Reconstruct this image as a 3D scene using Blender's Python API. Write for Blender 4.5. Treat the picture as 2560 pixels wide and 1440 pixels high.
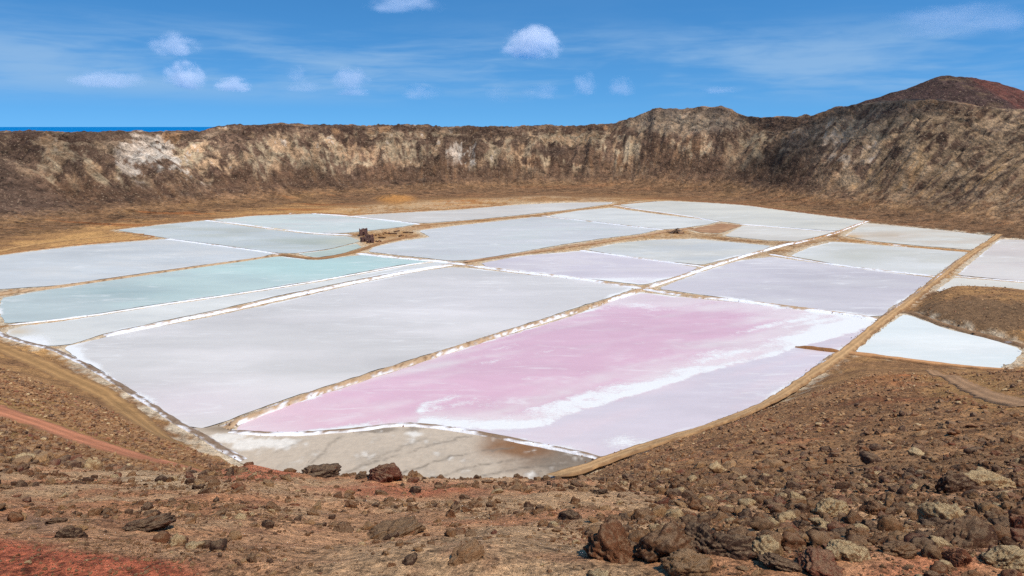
import bpy, math, random
import numpy as np
from mathutils import Vector, geometry
for o in list(bpy.data.objects): bpy.data.objects.remove(o)
scene = bpy.context.scene
COL = scene.collection
# ---------------------------------------------------------------- camera
F = 1707.0; PITCH = math.atan(404.0/F); H = 90.0
SP, CP = math.sin(PITCH), math.cos(PITCH)
cam = bpy.data.cameras.new('camera'); camo = bpy.data.objects.new('camera', cam); COL.objects.link(camo)
cam.sensor_width = 36.0; cam.lens = 36.0*F/2560.0; cam.clip_start = 0.1; cam.clip_end = 400000.0
camo.location = (0, 0, H); camo.rotation_euler = (math.pi/2-PITCH, 0, 0)
scene.camera = camo
# ---------------------------------------------------------------- light and exposure
SUN_EL, SUN_AZ = math.radians(60), math.radians(180-50)       # azimuth clockwise from +Y: behind the camera, to its right
sun_dir = Vector((math.cos(SUN_EL)*math.sin(SUN_AZ), math.cos(SUN_EL)*math.cos(SUN_AZ), math.sin(SUN_EL)))
sl = bpy.data.lights.new('sun', 'SUN'); sl.energy = 4.1; sl.angle = math.radians(0.53); sl.color = (1.0, 0.955, 0.89)
so = bpy.data.objects.new('sun', sl); COL.objects.link(so); so.rotation_euler = sun_dir.to_track_quat('Z', 'Y').to_euler()
so.location = (0, -200, 600)
scene.view_settings.view_transform = 'Standard'; scene.view_settings.look = 'None'
scene.view_settings.exposure = 0.0; scene.view_settings.gamma = 1.0; scene.view_settings.use_curve_mapping = False
scene.cycles.max_bounces = 12; scene.cycles.diffuse_bounces = 3; scene.cycles.glossy_bounces = 2; scene.cycles.volume_bounces = 10; scene.cycles.use_denoising = False
scene.cycles.volume_step_rate = 1.0; scene.cycles.volume_max_steps = 96

class NT:                                                     # small node-tree helper
    def __init__(s, tree): s.t = tree; s.n = tree.nodes; s.l = tree.links
    def node(s, ty, **kw):
        n = s.n.new(ty)
        for k, v in kw.items():
            if k == 'ins':
                for kk, vv in v.items(): s.set(n.inputs[kk], vv)
            else: setattr(n, k, v)
        return n
    def set(s, sock, v):
        if isinstance(v, bpy.types.NodeSocket): s.l.new(v, sock)
        else: sock.default_value = v
    def math(s, op, a, b=None, c=None, clamp=False):
        n = s.n.new('ShaderNodeMath'); n.operation = op; n.use_clamp = clamp
        for i, v in enumerate((a, b, c)):
            if v is not None: s.set(n.inputs[i], v)
        return n.outputs[0]
    def mix(s, f, a, b, blend='MIX'):
        n = s.n.new('ShaderNodeMix'); n.data_type = 'RGBA'; n.blend_type = blend
        s.set(n.inputs[0], f); s.set(n.inputs[6], a); s.set(n.inputs[7], b); return n.outputs[2]
    def ramp(s, f, lo, hi, a=0.0, b=1.0):
        n = s.n.new('ShaderNodeMapRange'); n.interpolation_type = 'SMOOTHSTEP'
        s.set(n.inputs[0], f); s.set(n.inputs[1], lo); s.set(n.inputs[2], hi); s.set(n.inputs[3], a); s.set(n.inputs[4], b); return n.outputs[0]
    def noise(s, vec, scale, detail=5, rough=.6, dist=0.0):
        n = s.n.new('ShaderNodeTexNoise'); n.inputs['Scale'].default_value = scale; n.inputs['Detail'].default_value = detail
        n.inputs['Roughness'].default_value = rough; n.inputs['Distortion'].default_value = dist
        if vec is not None: s.l.new(vec, n.inputs['Vector'])
        return n.outputs[0]
    def mapping(s, vec, scale=(1,1,1), rot=(0,0,0), loc=(0,0,0)):
        n = s.n.new('ShaderNodeMapping'); n.inputs[1].default_value = loc; n.inputs[2].default_value = rot; n.inputs[3].default_value = scale
        s.l.new(vec, n.inputs[0]); return n.outputs[0]

def C(r, g, b):
    f = lambda v: ((v/255+.055)/1.055)**2.4 if v/255 > .04045 else v/255/12.92
    return (f(r), f(g), f(b), 1.0)
def TPX(y): return np.tan(PITCH+np.arctan((np.asarray(y, float)-720)/F))            # downward slope of the sight line at photo row y
def FWD(y): return F*CP-(np.asarray(y, float)-720)*SP
def AZ(x, y): return (np.asarray(x, float)-1280)/FWD(y)
def floor_pt(x, y):
    Y = H/TPX(y); return AZ(x, y)*Y, Y
def to_px(X, Y, Z):
    d = (H-Z)/Y; py = 720+F*np.tan(np.arctan(d)-PITCH); return 1280+X/Y*FWD(py), py

# ---------------------------------------------------------------- world
w = bpy.data.worlds.new('World'); scene.world = w; w.use_nodes = True
g = NT(w.node_tree); g.n.clear()
tc = g.node('ShaderNodeTexCoord')
sep = g.node('ShaderNodeSeparateXYZ', ins={0: tc.outputs['Generated']})
zz = g.math('ADD', g.math('MULTIPLY', g.math('MAXIMUM', sep.outputs[2], 0.0), 1.1), 0.19)
cmb = g.node('ShaderNodeCombineXYZ', ins={0: sep.outputs[0], 1: sep.outputs[1], 2: zz})
sky = g.node('ShaderNodeTexSky', sky_type='NISHITA', sun_disc=False, sun_elevation=SUN_EL, sun_rotation=SUN_AZ, altitude=600, air_density=1.0, dust_density=0.25, ozone_density=3.5)
g.l.new(cmb.outputs[0], sky.inputs[0])
hsv = g.node('ShaderNodeHueSaturation', ins={'Saturation': 1.26, 'Value': 1.0, 'Color': sky.outputs[0]})
skyc = g.mix(1.0, hsv.outputs[0], (0.87, 1.12, 1.13, 1), 'MULTIPLY')
# thin veils of cloud: streaky noise over direction, in a low band
az = g.math('ARCTAN2', sep.outputs[0], sep.outputs[1])
el = g.math('ARCSINE', sep.outputs[2])
v2 = g.node('ShaderNodeCombineXYZ', ins={0: g.math('MULTIPLY', az, 1.0), 1: g.math('MULTIPLY', el, 5.5), 2: 0.0}).outputs[0]
n1 = g.noise(g.mapping(v2, loc=(9.3, 7.7, 0)), 2.6, 6, .55, .4)
n2 = g.noise(g.mapping(v2, scale=(1, 1.6, 1), loc=(8.4, 2.2, 0)), 9.0, 5, .6, .6)
band = g.math('MULTIPLY', g.ramp(el, .02, .06), g.ramp(el, .09, .15, 1.0, .06))
veil = g.math('MULTIPLY', g.ramp(g.math('ADD', g.math('MULTIPLY', n1, .75), g.math('MULTIPLY', n2, .25)), .41, .63), band)
skyc = g.mix(g.math('MULTIPLY', veil, .6), skyc, (2.5, 3.9, 5.7, 1))
bg = g.node('ShaderNodeBackground', ins={'Color': skyc, 'Strength': 0.14})
out = g.node('ShaderNodeOutputWorld'); g.l.new(bg.outputs[0], out.inputs[0])

# ---------------------------------------------------------------- numpy noise
_pr = np.random.default_rng(77); PERM = np.concatenate([_pr.permutation(512)]*3).astype(np.int32); _ga = _pr.uniform(0, 2*math.pi, 512)
GC = np.concatenate([np.cos(_ga)]*3).astype(np.float32); GS = np.concatenate([np.sin(_ga)]*3).astype(np.float32)
def perlin(x, y, seed=0):
    fx0 = np.floor(x); fy0 = np.floor(y); fx = (x-fx0).astype(np.float32); fy = (y-fy0).astype(np.float32)
    ix = (fx0.astype(np.int32)+seed*57) & 511; iy = (fy0.astype(np.int32)+seed*131) & 511
    u = fx*fx*fx*(fx*(fx*6-15)+10); v = fy*fy*fy*(fy*(fy*6-15)+10)
    p0 = PERM[ix]+iy; p1 = PERM[ix+1]+iy
    def gr(p, dx, dy):
        k = PERM[p]; return GC[k]*(fx-dx)+GS[k]*(fy-dy)
    a = gr(p0, 0, 0); b = gr(p1, 1, 0); c = gr(p0+1, 0, 1); d = gr(p1+1, 1, 1)
    ab = a+u*(b-a); return (ab+v*((c+u*(d-c))-ab))*1.5
def on(mask, fn, *arrs):
    o = np.zeros(mask.shape, np.float32)
    if mask.any(): o[mask] = fn(*[np.broadcast_to(q_, mask.shape)[mask] for q_ in arrs])
    return o
def fbm(x, y, octv=5, seed=0, gain=.5, lac=2.03):
    s = 0; am = 1.0; tot = 0
    for i in range(octv):
        s = s+am*perlin(x*lac**i+i*17.3, y*lac**i-i*9.1, seed+i); tot += am; am *= gain
    return s/tot*1.4
def ridged(x, y, octv=5, seed=0, gain=.55):
    s = 0; am = 1.0; tot = 0
    for i in range(octv):
        s = s+am*(1-2*np.abs(perlin(x*2.07**i+i*11.3, y*2.07**i+i*5.7, seed+i))); tot += am; am *= gain
    return s/tot
def sstep(x, a, b):
    t = np.clip((x-a)/(b-a), 0, 1); return t*t*(3-2*t)
def mixc(c, col, m):
    return c*(1-m[..., None])+np.asarray(col[:3])*m[..., None]

# ---------------------------------------------------------------- mesh helpers
def mesh_np(name, co, faces, mats, smooth=True, cols=None, floats=None, fmat=None):
    me = bpy.data.meshes.new(name); faces = np.asarray(faces, np.int32); k = faces.shape[1]
    me.vertices.add(len(co)); me.vertices.foreach_set('co', np.asarray(co, np.float32).ravel())
    me.loops.add(faces.size); me.loops.foreach_set('vertex_index', faces.ravel())
    me.polygons.add(len(faces)); me.polygons.foreach_set('loop_start', np.arange(0, faces.size, k, dtype=np.int32))
    me.polygons.foreach_set('use_smooth', np.full(len(faces), smooth))
    if fmat is not None: me.polygons.foreach_set('material_index', np.asarray(fmat, np.int32))
    me.update(calc_edges=True)
    if cols is not None:
        at = me.attributes.new('col', 'FLOAT_COLOR', 'POINT'); c4 = np.ones((len(co), 4), np.float32); c4[:, :3] = np.clip(cols, 0, 1)
        at.data.foreach_set('color', c4.ravel())
    for kx, v in (floats or {}).items():
        at = me.attributes.new(kx, 'FLOAT', 'POINT'); at.data.foreach_set('value', np.asarray(v, np.float32))
    for m in (mats if isinstance(mats, (list, tuple)) else [mats]): me.materials.append(m)
    return me
def link(name, me, parent=None, label=None, cat=None, group=None, kind=None, loc=None, rot=None):
    o = bpy.data.objects.new(name, me); COL.objects.link(o)
    if parent is not None: o.parent = parent
    if label: o['label'] = label
    if cat: o['category'] = cat
    if group: o['group'] = group
    if kind: o['kind'] = kind
    if loc is not None: o.location = loc
    if rot is not None: o.rotation_euler = rot
    return o
def grid_faces(nr, nc):
    i = np.arange(nr-1)[:, None]*nc+np.arange(nc-1)[None, :]
    return np.stack([i, i+1, i+nc+1, i+nc], -1).reshape(-1, 4)

# ---------------------------------------------------------------- materials
def new_mat(name):
    m = bpy.data.materials.new(name); m.use_nodes = True; t = NT(m.node_tree); t.n.clear()
    o = t.node('ShaderNodeOutputMaterial'); b = t.node('ShaderNodeBsdfPrincipled'); t.l.new(b.outputs[0], o.inputs[0]); return m, t, b, o
def ground_mat(name, scales, contrast=.5, bump=((8, .03),), speck=None, cells=()):
    m, t, b, o = new_mat(name)
    at = t.node('ShaderNodeAttribute', attribute_name='col').outputs['Color']
    pos = t.node('ShaderNodeNewGeometry').outputs['Position']
    val = None
    for sc, wgt in scales:
        n = t.math('MULTIPLY', t.math('SUBTRACT', t.noise(pos, sc, 6, .65), .5), wgt)
        val = n if val is None else t.math('ADD', val, n)
    last = None
    for sc, wgt, hgt in cells:                     # loose stones and clods: one tone and one bump per cell
        jit = t.node('ShaderNodeVectorMath', operation='ADD', ins={0: pos}); nz = t.node('ShaderNodeTexNoise'); nz.inputs['Scale'].default_value = sc*.8; nz.inputs['Detail'].default_value = 4; t.l.new(pos, nz.inputs['Vector'])
        scl = t.node('ShaderNodeVectorMath', operation='SCALE'); scl.inputs['Scale'].default_value = .9/sc; t.l.new(nz.outputs[1], scl.inputs[0]); t.l.new(scl.outputs[0], jit.inputs[1])
        vo = t.node('ShaderNodeTexVoronoi'); vo.inputs['Scale'].default_value = sc; vo.inputs['Randomness'].default_value = 1.0; t.l.new(jit.outputs[0], vo.inputs['Vector'])
        cr = t.node('ShaderNodeSeparateColor', ins={0: vo.outputs['Color']}).outputs[0]
        val = t.math('ADD', val, t.math('MULTIPLY', t.math('SUBTRACT', cr, .5), wgt))
        hh = t.math('MULTIPLY', t.math('SUBTRACT', 1.0, t.math('MINIMUM', vo.outputs['Distance'], 1.0)), t.ramp(cr, .3, .9, .15, 1.0))
        bn = t.node('ShaderNodeBump', ins={'Strength': 1.0, 'Distance': hgt, 'Height': hh})
        if last: t.l.new(last, bn.inputs['Normal'])
        last = bn.outputs[0]
    f = t.math('MAXIMUM', t.math('ADD', 1.0, t.math('MULTIPLY', val, contrast*4)), .22)
    colr = t.mix(1.0, at, t.node('ShaderNodeCombineColor', ins={0: f, 1: f, 2: f}).outputs[0], 'MULTIPLY')
    if speck:
        for sc, lo, hi, c, am in speck:
            sp = t.ramp(t.noise(pos, sc, 3, .7), lo, hi); colr = t.mix(t.math('MULTIPLY', sp, am), colr, c)
    t.l.new(colr, b.inputs['Base Color']); b.inputs['Roughness'].default_value = .95; b.inputs['Specular IOR Level'].default_value = .15
    for sc, dist in bump:
        bn = t.node('ShaderNodeBump', ins={'Strength': 1.0, 'Distance': dist, 'Height': t.noise(pos, sc, 7, .68)})
        if last: t.l.new(last, bn.inputs['Normal'])
        last = bn.outputs[0]
    t.l.new(last, b.inputs['Normal']); return m
M_NEAR = ground_mat('volcanic gravel', ((.9, .7), (7, 1.0), (30, 1.2)), .42, ((4, .14), (18, .05)), cells=((11, .28, .06), (30, .36, .025), (70, .25, .01)),
                    speck=((13, .60, .70, C(84, 58, 44), .6), (34, .60, .68, C(74, 50, 38), .5)))
M_MID = ground_mat('brown slope earth', ((.05, .4), (.35, 1.0), (2.2, .8)), .42, ((.5, .6), (3, .2)), cells=((.8, .25, .5), (2.4, .28, .2)),
                   speck=((.9, .59, .68, C(72, 52, 40), .5), (1.7, .60, .70, C(186, 146, 104), .35)))
M_WALL = ground_mat('crater wall rock', ((.03, .6), (.12, 1.1), (.5, .9)), .42, ((.07, 4.0), (.3, 1.6)), cells=((.10, .30, 3.5), (.30, .28, 1.2)),
                    speck=((.22, .59, .68, C(58, 44, 36), .65), (.4, .58, .68, C(196, 168, 134), .5)))

# ---------------------------------------------------------------- terrain: the near slope
ST = {  # plan direction a = x/y : (distance, photo row seen there) from the camera's feet down to the crater floor; last entry is the distance where the floor starts
 -1.7: [(2.6,1440),(4.5,1350),(8,1260),(13,1195),(19,1165),(26,1160),(45,1130),(80,1070),(120,1000),(190,900),320],
 -1.0: [(2.6,1440),(4.5,1350),(8,1260),(13,1195),(19,1165),(26,1160),(45,1130),(80,1070),(120,1000),(190,900),320],
 -0.8: [(2.6,1440),(4.5,1352),(8,1264),(13,1200),(19,1170),(26,1172),(45,1150),(80,1105),(120,1045),(180,960),272],
 -0.62:[(2.6,1440),(4.5,1354),(8,1268),(13,1205),(19,1180),(26,1188),(45,1192),(80,1174),(120,1122),(160,1062),217],
 -0.5: [(2.6,1440),(4.5,1352),(8,1262),(13,1200),(19,1178),(26,1196),(45,1214),(80,1204),(110,1184),(150,1135),181],
 -0.42:[(2.6,1440),(4.5,1350),(8,1255),(13,1190),(19,1163),(26,1185),(45,1230),(80,1245),(120,1225),(150,1195),172],
 -0.3: [(2.6,1440),(4.5,1357),(8,1278),(13,1217),(19,1190),(26,1215),(45,1275),(80,1300),(120,1270),(150,1220),170],
 0.0:  [(2.6,1440),(4.5,1360),(8,1285),(13,1230),(19,1200),(26,1225),(45,1290),(80,1315),(120,1280),(150,1225),168],
 0.12: [(2.6,1440),(4.5,1362),(8,1288),(13,1235),(19,1208),(26,1212),(45,1215),(80,1225),(120,1215),(150,1195),168],
 0.2:  [(2.6,1440),(4.5,1364),(8,1292),(13,1245),(19,1220),(26,1212),(45,1200),(80,1180),(120,1165),(150,1145),181],
 0.35: [(2.6,1440),(4.5,1366),(8,1300),(13,1255),(19,1225),(26,1200),(45,1170),(80,1130),(120,1095),(165,1060),203],
 0.55: [(2.6,1440),(4.5,1368),(8,1305),(13,1260),(19,1225),(26,1195),(45,1145),(80,1085),(120,1030),(180,960),259],
 0.8:  [(2.6,1440),(4.5,1366),(8,1302),(13,1255),(19,1215),(26,1180),(45,1115),(80,1040),(120,980),(180,930),250],
 1.0:  [(2.6,1440),(4.5,1364),(8,1300),(13,1250),(19,1205),(26,1165),(45,1090),(80,1010),(120,945),(190,900),262],
 1.7:  [(2.6,1440),(4.5,1364),(8,1300),(13,1250),(19,1205),(26,1165),(45,1090),(80,1010),(120,945),(190,900),262]}
SA = np.array(sorted(ST)); KX = []; KD = []
for a_ in SA:
    ys = [.3, 1.2]; ds = [1.56, 1.62]
    for k_ in ST[a_][:-1]: ys.append(k_[0]); ds.append(k_[0]*float(TPX(k_[1])))
    e = ST[a_][-1]; ys += [e, e*1.12, 2000.]; ds += [H-.8, H, H]
    KX.append(np.log(ys)); KD.append(ds)
KX = np.array(KX); KD = np.array(KD); NK = KX.shape[1]
def smooth_interp(a):                       # smooth station weights
    i = np.clip(np.searchsorted(SA, a)-1, 0, len(SA)-2); t = np.clip((a-SA[i])/(SA[i+1]-SA[i]), 0, 1)
    return i, t
def near_depth(a, Y):
    k = Y < 380; o = np.full(Y.shape, H)
    if k.any(): o[k] = near_depth_(np.broadcast_to(a, Y.shape)[k], Y[k])
    return o
def near_depth_(a, Y):
    sh = a.shape; a = a.ravel(); x = np.log(np.maximum(Y.ravel(), .31)); i, t = smooth_interp(a); t = t[:, None]
    X = KX[i]*(1-t)+KX[i+1]*t; V = KD[i]*(1-t)+KD[i+1]*t
    dx = np.diff(X, axis=1); s = np.diff(V, axis=1)/dx
    m = np.zeros_like(X); m[:, 1:-1] = 2*s[:, :-1]*s[:, 1:]/np.maximum(s[:, :-1]+s[:, 1:], 1e-9); m[:, 0] = s[:, 0]; m[:, -1] = 0
    j = np.clip((X < x[:, None]).sum(1)-1, 0, NK-2); r = np.arange(len(x))
    h = dx[r, j]; u = np.clip((x-X[r, j])/h, 0, 1); u2 = u*u; u3 = u2*u
    d = (2*u3-3*u2+1)*V[r, j]+(u3-2*u2+u)*h*m[r, j]+(-2*u3+3*u2)*V[r, j+1]+(u3-u2)*h*m[r, j+1]
    return d.reshape(sh)
FOOT = [(-700,700),(-400,640),(0,578),(200,560),(400,535),(700,505),(1000,487),(1300,474),(1600,475),(1850,492),(2100,528),(2300,552),(2560,588),(2900,640),(3300,700)]
RIM = [(-700,330),(-400,330),(0,333),(150,332),(240,335),(340,331),(380,333),(500,332),(545,317),(600,313),(640,316),(700,313),(780,317),(850,314),(905,315),(920,319),(960,315),(1030,317),
       (1120,320),(1200,318),(1290,319),(1320,315),(1400,316),(1420,318),(1540,308),(1600,290),(1640,272),(1700,273),(1800,269),(1830,278),(1870,294),(1950,296),(2030,293),(2090,270),
       (2200,254),(2300,250),(2370,252),(2420,262),(2480,270),(2560,276),(2900,300),(3300,300)]
fx_, fy_ = np.array(FOOT, float).T; rx_, ry_ = np.array(RIM, float).T
FA = AZ(fx_, fy_); FY = H/TPX(fy_); RA = AZ(rx_, ry_); RT = TPX(ry_)
def foot_Y(a):
    return np.interp(a, FA, FY)
_fa = np.linspace(-1.8, 1.8, 721); _fy = foot_Y(_fa); _k = np.hanning(61); _k /= _k.sum()
_fy = np.convolve(np.pad(_fy, 30, mode='edge'), _k, 'valid')
def foot_Y(a): return np.interp(a, _fa, _fy)
def rim_Y(a): return foot_Y(a)+172+22*fbm(a*4, a*0+3.3, 2, 5)
def rim_Z(a): return H-rim_Y(a)*np.interp(a, RA, RT)
PP = np.array([-.42, -.2, 0, .15, .32, .52, .74, .88, .93, 1.0]); PH = np.array([0, .008, .03, .075, .18, .40, .68, .86, .965, 1.0])
def wall_lean(a, p): return -135*a*(p-.5)
def ground_base(a, Y):
    z = H-near_depth(a, Y)
    fY = foot_Y(a); rY = rim_Y(a); rz = rim_Z(a)
    u = a*rY; p = (Y-fY)/(rY-fY); k = p > -.42
    bell = np.exp(-((p-.5)/.30)**2)
    wu = u+wall_lean(a, p)
    # spurs and chutes run down the wall along its fall line
    sp = on(k, lambda x, q: ridged(x/88, q*.4+1.3, 3, 21)*.14+fbm(x/210, q*.25, 2, 22)*.09+ridged(x/30, q*.9, 3, 23)*.055, wu, p)
    pp = p+sp*bell
    hprof = np.interp(pp, PP, PH, left=0, right=1.0)
    back = np.maximum(Y-rY, 0)
    zw = np.where(back > 0, rz-back*.07-(back/400)**2*14, rz*hprof)
    wallm = sstep(p, .0, .25)*(1-sstep(back, 0, 60)*.8)
    lump = on(k, lambda x, q: ridged(x/44, q*1.4, 4, 33)*5.0+ridged(x/24, q*5, 4, 31)*2.6+ridged(x/9, q*13, 3, 35)*1.4, wu, p)*(.3+.7*sstep(p+.06*np.sin(u/37), .28, .5))
    lump = lump+on(k, lambda x, q: np.abs(fbm(x/70, q*13+fbm(x/40, q*3, 2, 38)*1.5, 3, 37))*-9+2, u, p)*sstep(p, .45, .8)
    capn = sstep(p, .8, .9)*(1-sstep(back, 5, 60))
    lump = lump+capn*on(capn > 0, lambda x, q: ridged(x/14, q*9, 4, 41)*2.0, u, p)
    edge = 1-.93*np.exp(-((p-1)/.085)**2)
    zw = zw+lump*wallm*edge*np.where(p > 1.2, .3, 1)
    z = np.where(k, np.maximum(z, zw*sstep(p, -.42, -.2)), z)
    return z, p, u, wallm, capn

def chaikin(P, n=1, closed=True):
    P = np.asarray(P, float)
    for _ in range(n):
        if closed: Q = np.roll(P, -1, 0); P = np.stack([P*.93+Q*.07, P*.07+Q*.93], 1).reshape(-1, 2)
        else:
            a, b = P[:-1], P[1:]; P = np.vstack([P[:1], np.stack([a*.75+b*.25, a*.25+b*.75], 1).reshape(-1, 2)[1:-1], P[-1:]])
    return P
def resample(P, step, closed=False):
    P = np.asarray(P, float)
    if closed: P = np.vstack([P, P[:1]])
    s = np.r_[0, np.cumsum(np.hypot(*np.diff(P, axis=0).T))]; n = max(2, int(s[-1]/step)+1)
    q = np.linspace(0, s[-1], n+(1 if closed else 0))
    R = np.stack([np.interp(q, s, P[:, 0]), np.interp(q, s, P[:, 1])], 1)
    return R[:-1] if closed else R
def seg_dist(X, Y, P, closed=False, signed=False):
    P = np.asarray(P); Q = np.roll(P, -1, 0) if closed else P[1:]; P0 = P if closed else P[:-1]
    d = np.full(X.shape, 1e9); sg = np.ones(X.shape)
    for (x0, y0), (x1, y1) in zip(P0, Q):
        ex, ey = x1-x0, y1-y0; L = ex*ex+ey*ey+1e-9
        t = np.clip(((X-x0)*ex+(Y-y0)*ey)/L, 0, 1); dd = np.hypot(X-x0-t*ex, Y-y0-t*ey)
        if signed:
            cr = ex*(Y-y0)-ey*(X-x0); sg = np.where(dd < d, np.sign(cr), sg)
        d = np.minimum(d, dd)
    return d*sg if signed else d
def seg_near(X, Y, P, far=22.0):
    P = np.asarray(P); d = np.full(X.shape, 1e3)
    for i in range(0, len(P)-1, 12):
        Q = P[i:i+13]; k = (X > Q[:, 0].min()-far) & (X < Q[:, 0].max()+far) & (Y > Q[:, 1].min()-far) & (Y < Q[:, 1].max()+far)
        if k.any(): d[k] = np.minimum(d[k], seg_dist(X[k], Y[k], Q))
    return d
def inside(X, Y, P):
    c = np.zeros(X.shape, bool); n = len(P)
    for i in range(n):
        x0, y0 = P[i]; x1, y1 = P[(i+1) % n]
        if y0 == y1: continue
        c ^= ((y0 > Y) != (y1 > Y)) & (X < (x1-x0)*(Y-y0)/(y1-y0)+x0)
    return c
def fpoly(pts): p = np.array(pts, float); return np.stack(floor_pt(p[:, 0], p[:, 1]), 1)

# pans: key -> (photo outline, label, base, second tone, crust width m)
GREY = C(196,199,204); LIL = C(200,196,206); PALE = C(212,212,210); BLUE = C(186,200,208); TURQ = C(186,204,206); WHT = C(226,230,234); GRN = C(178,190,184); PINK = C(216,170,196)
PANS = {
 'pink': ([(1605,731),(1700,742),(1850,757),(2000,775),(2120,790),(2190,800),(2165,825),(2120,860),(2092,880),(2060,905),(2010,945),(1960,985),(1890,1025),(1800,1060),(1700,1095),(1600,1130),(1540,1141),(1500,1141),(1440,1128),(1340,1108),(1200,1080),(1130,1068),(1040,1058),(960,1060),(900,1070),(800,1078),(720,1082),(640,1080),(592,1075),(604,1062),(640,1045),(760,1000),(900,957),(1060,905),(1230,850),(1400,800),(1500,765),(1560,742)],
   'large pink brine pan crossed by a drifting white salt band', PINK, C(222,196,212), 5),
 'lilac': ([(160,868),(268,842),(540,790),(700,755),(900,708),(1040,680),(1130,668),(1190,672),(1300,685),(1450,700),(1560,715),(1582,722),(1540,738),(1400,782),(1230,836),(1060,888),(900,938),(760,982),(620,1030),(540,1062),(490,1072),(460,1062),(400,1020),(330,975),(250,925),(185,890)],
   'largest grey lilac brine pan, beside the pink pan', C(202,200,203), C(212,209,213), 6),
 'strip': ([(20,825),(60,815),(120,808),(200,797),(400,765),(600,737),(800,705),(1000,668),(1090,655),(1128,660),(1040,672),(900,697),(700,738),(540,775),(400,803),(268,832),(170,862),(120,865),(60,850),(15,835)],
   'narrow pale pan between the turquoise pan and the grey lilac pan', C(205,207,209), C(219,220,221), 5),
 'turquoise': ([(5,745),(100,728),(250,705),(400,680),(560,655),(700,641),(790,651),(880,640),(905,637),(1000,648),(1075,654),(1000,662),(800,699),(600,731),(400,759),(200,790),(100,803),(15,808),(0,780)],
   'long turquoise brine pan with a dull grey near end', TURQ, C(176,192,196), 2.5),
 'left': ([(-120,652),(0,640),(60,632),(200,615),(415,598),(520,612),(690,632),(640,645),(500,662),(300,690),(150,712),(30,720),(0,722),(-120,735)],
   'grey blue pan beside the orange sand spit', C(197,202,209), C(206,208,212), 2),
 'midblue': ([(295,575),(400,563),(510,552),(640,570),(760,585),(870,592),(898,603),(820,622),(740,632),(700,632),(560,612),(430,596)],
   'blue grey pan with an olive stain, ending beside the dark stone ruins', C(193,201,207), C(184,190,188), 1.5),
 'smallgreen': ([(748,634),(820,626),(892,609),(900,618),(850,634),(790,644)],
   'smallest greenish pan just below the dark stone ruins', GRN, C(190,200,196), 1.0),
 'farteal': ([(535,550),(640,540),(780,535),(850,541),(1000,556),(1035,561),(1000,567),(920,576),(860,582),(780,582),(700,573),(600,559)],
   'pale teal pan behind the dark stone ruins', C(196,207,210), C(203,205,209), 1.5),
 'fargrey': ([(885,540),(1000,533),(1150,525),(1300,512),(1420,507),(1530,506),(1530,508),(1450,520),(1330,534),(1200,547),(1070,557),(1045,557),(960,549)],
   'thin warm grey pan at the foot of the far crater wall', C(200,196,194), C(206,204,204), 1.5),
 'centre': ([(1050,577),(1150,564),(1350,542),(1500,557),(1645,574),(1600,584),(1500,596),(1400,611),(1300,629),(1180,649),(1130,651),(1000,637),(925,629),(940,618),(1000,604),(1080,593)],
   'broad pale blue pan to the right of the stone ruins', C(202,204,210), C(201,206,209), 2),
 'strip2': ([(1372,540),(1450,527),(1530,520),(1620,533),(1795,554),(1770,560),(1700,570),(1662,573),(1520,557)],
   'white pan wedge above the collapsed timber shed', C(214,216,218), C(204,206,208), 1.5),
 'farright': ([(1550,512),(1600,505),(1680,503),(1760,507),(1860,514),(1940,525),(2040,538),(2160,553),(2130,566),(2085,577),(1980,569),(1855,560),(1800,552),(1700,536),(1600,523)],
   'farthest broad off white pan under the flat topped hill', C(210,210,207), C(202,203,202), 2.5),
 'right13': ([(1862,564),(1980,573),(2078,581),(2040,591),(1990,602),(1920,600),(1815,590),(1835,578)],
   'small warm grey pan beside the dry brown basin', C(208,204,200), C(212,210,208), 1.5),
 'mid14': ([(1470,624),(1550,608),(1640,600),(1740,598),(1830,606),(1925,615),(1900,625),(1820,645),(1752,661),(1680,654),(1560,639)],
   'grey green pan with feathery salt, below the collapsed timber shed', C(198,201,205), C(207,206,203), 3),
 'mid15': ([(1205,659),(1300,641),(1450,628),(1560,642),(1680,659),(1742,669),(1690,690),(1605,711),(1500,699),(1350,682),(1225,668)],
   'pale lilac pan with thick white salt along its near bank', C(204,198,210), C(214,208,216), 4),
 'right16': ([(2115,590),(2165,558),(2300,571),(2485,591),(2430,624),(2300,614),(2180,602)],
   'pale pan with a brown stain under the right crater wall', C(208,208,206), C(202,194,186), 2),
 'right17': ([(1980,640),(2022,621),(2085,605),(2200,614),(2330,624),(2420,632),(2388,660),(2342,689),(2230,677),(2100,661)],
   'bluish white pan with an oval grey patch', C(211,213,216), C(200,200,197), 3),
 'right18': ([(1645,722),(1750,681),(1850,651),(1930,642),(2100,666),(2230,682),(2336,695),(2280,740),(2225,768),(2212,788),(2170,792),(2050,777),(1900,756),(1750,736)],
   'mauve grey pan behind the pink pan', C(198,194,204), C(206,203,211), 5),
 'right19': ([(2398,688),(2440,652),(2505,598),(2580,602),(2760,612),(2760,716),(2560,702)],
   'pinkish grey pan beyond the straight dirt road', C(206,199,200), C(212,208,208), 2.5),
 'right20': ([(2337,729),(2387,694),(2560,708),(2760,720),(2760,738),(2560,732)],
   'thin off white pan beyond the straight dirt road', C(216,213,208), C(222,220,218), 2),
 'white': ([(2137,880),(2190,836),(2258,786),(2282,792),(2370,824),(2480,850),(2545,870),(2553,885),(2530,905),(2480,927),(2420,921),(2300,904),(2190,889)],
   'bright white four sided pan standing apart on the near side of the road', C(214,221,226), C(222,226,230), 3)}
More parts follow.
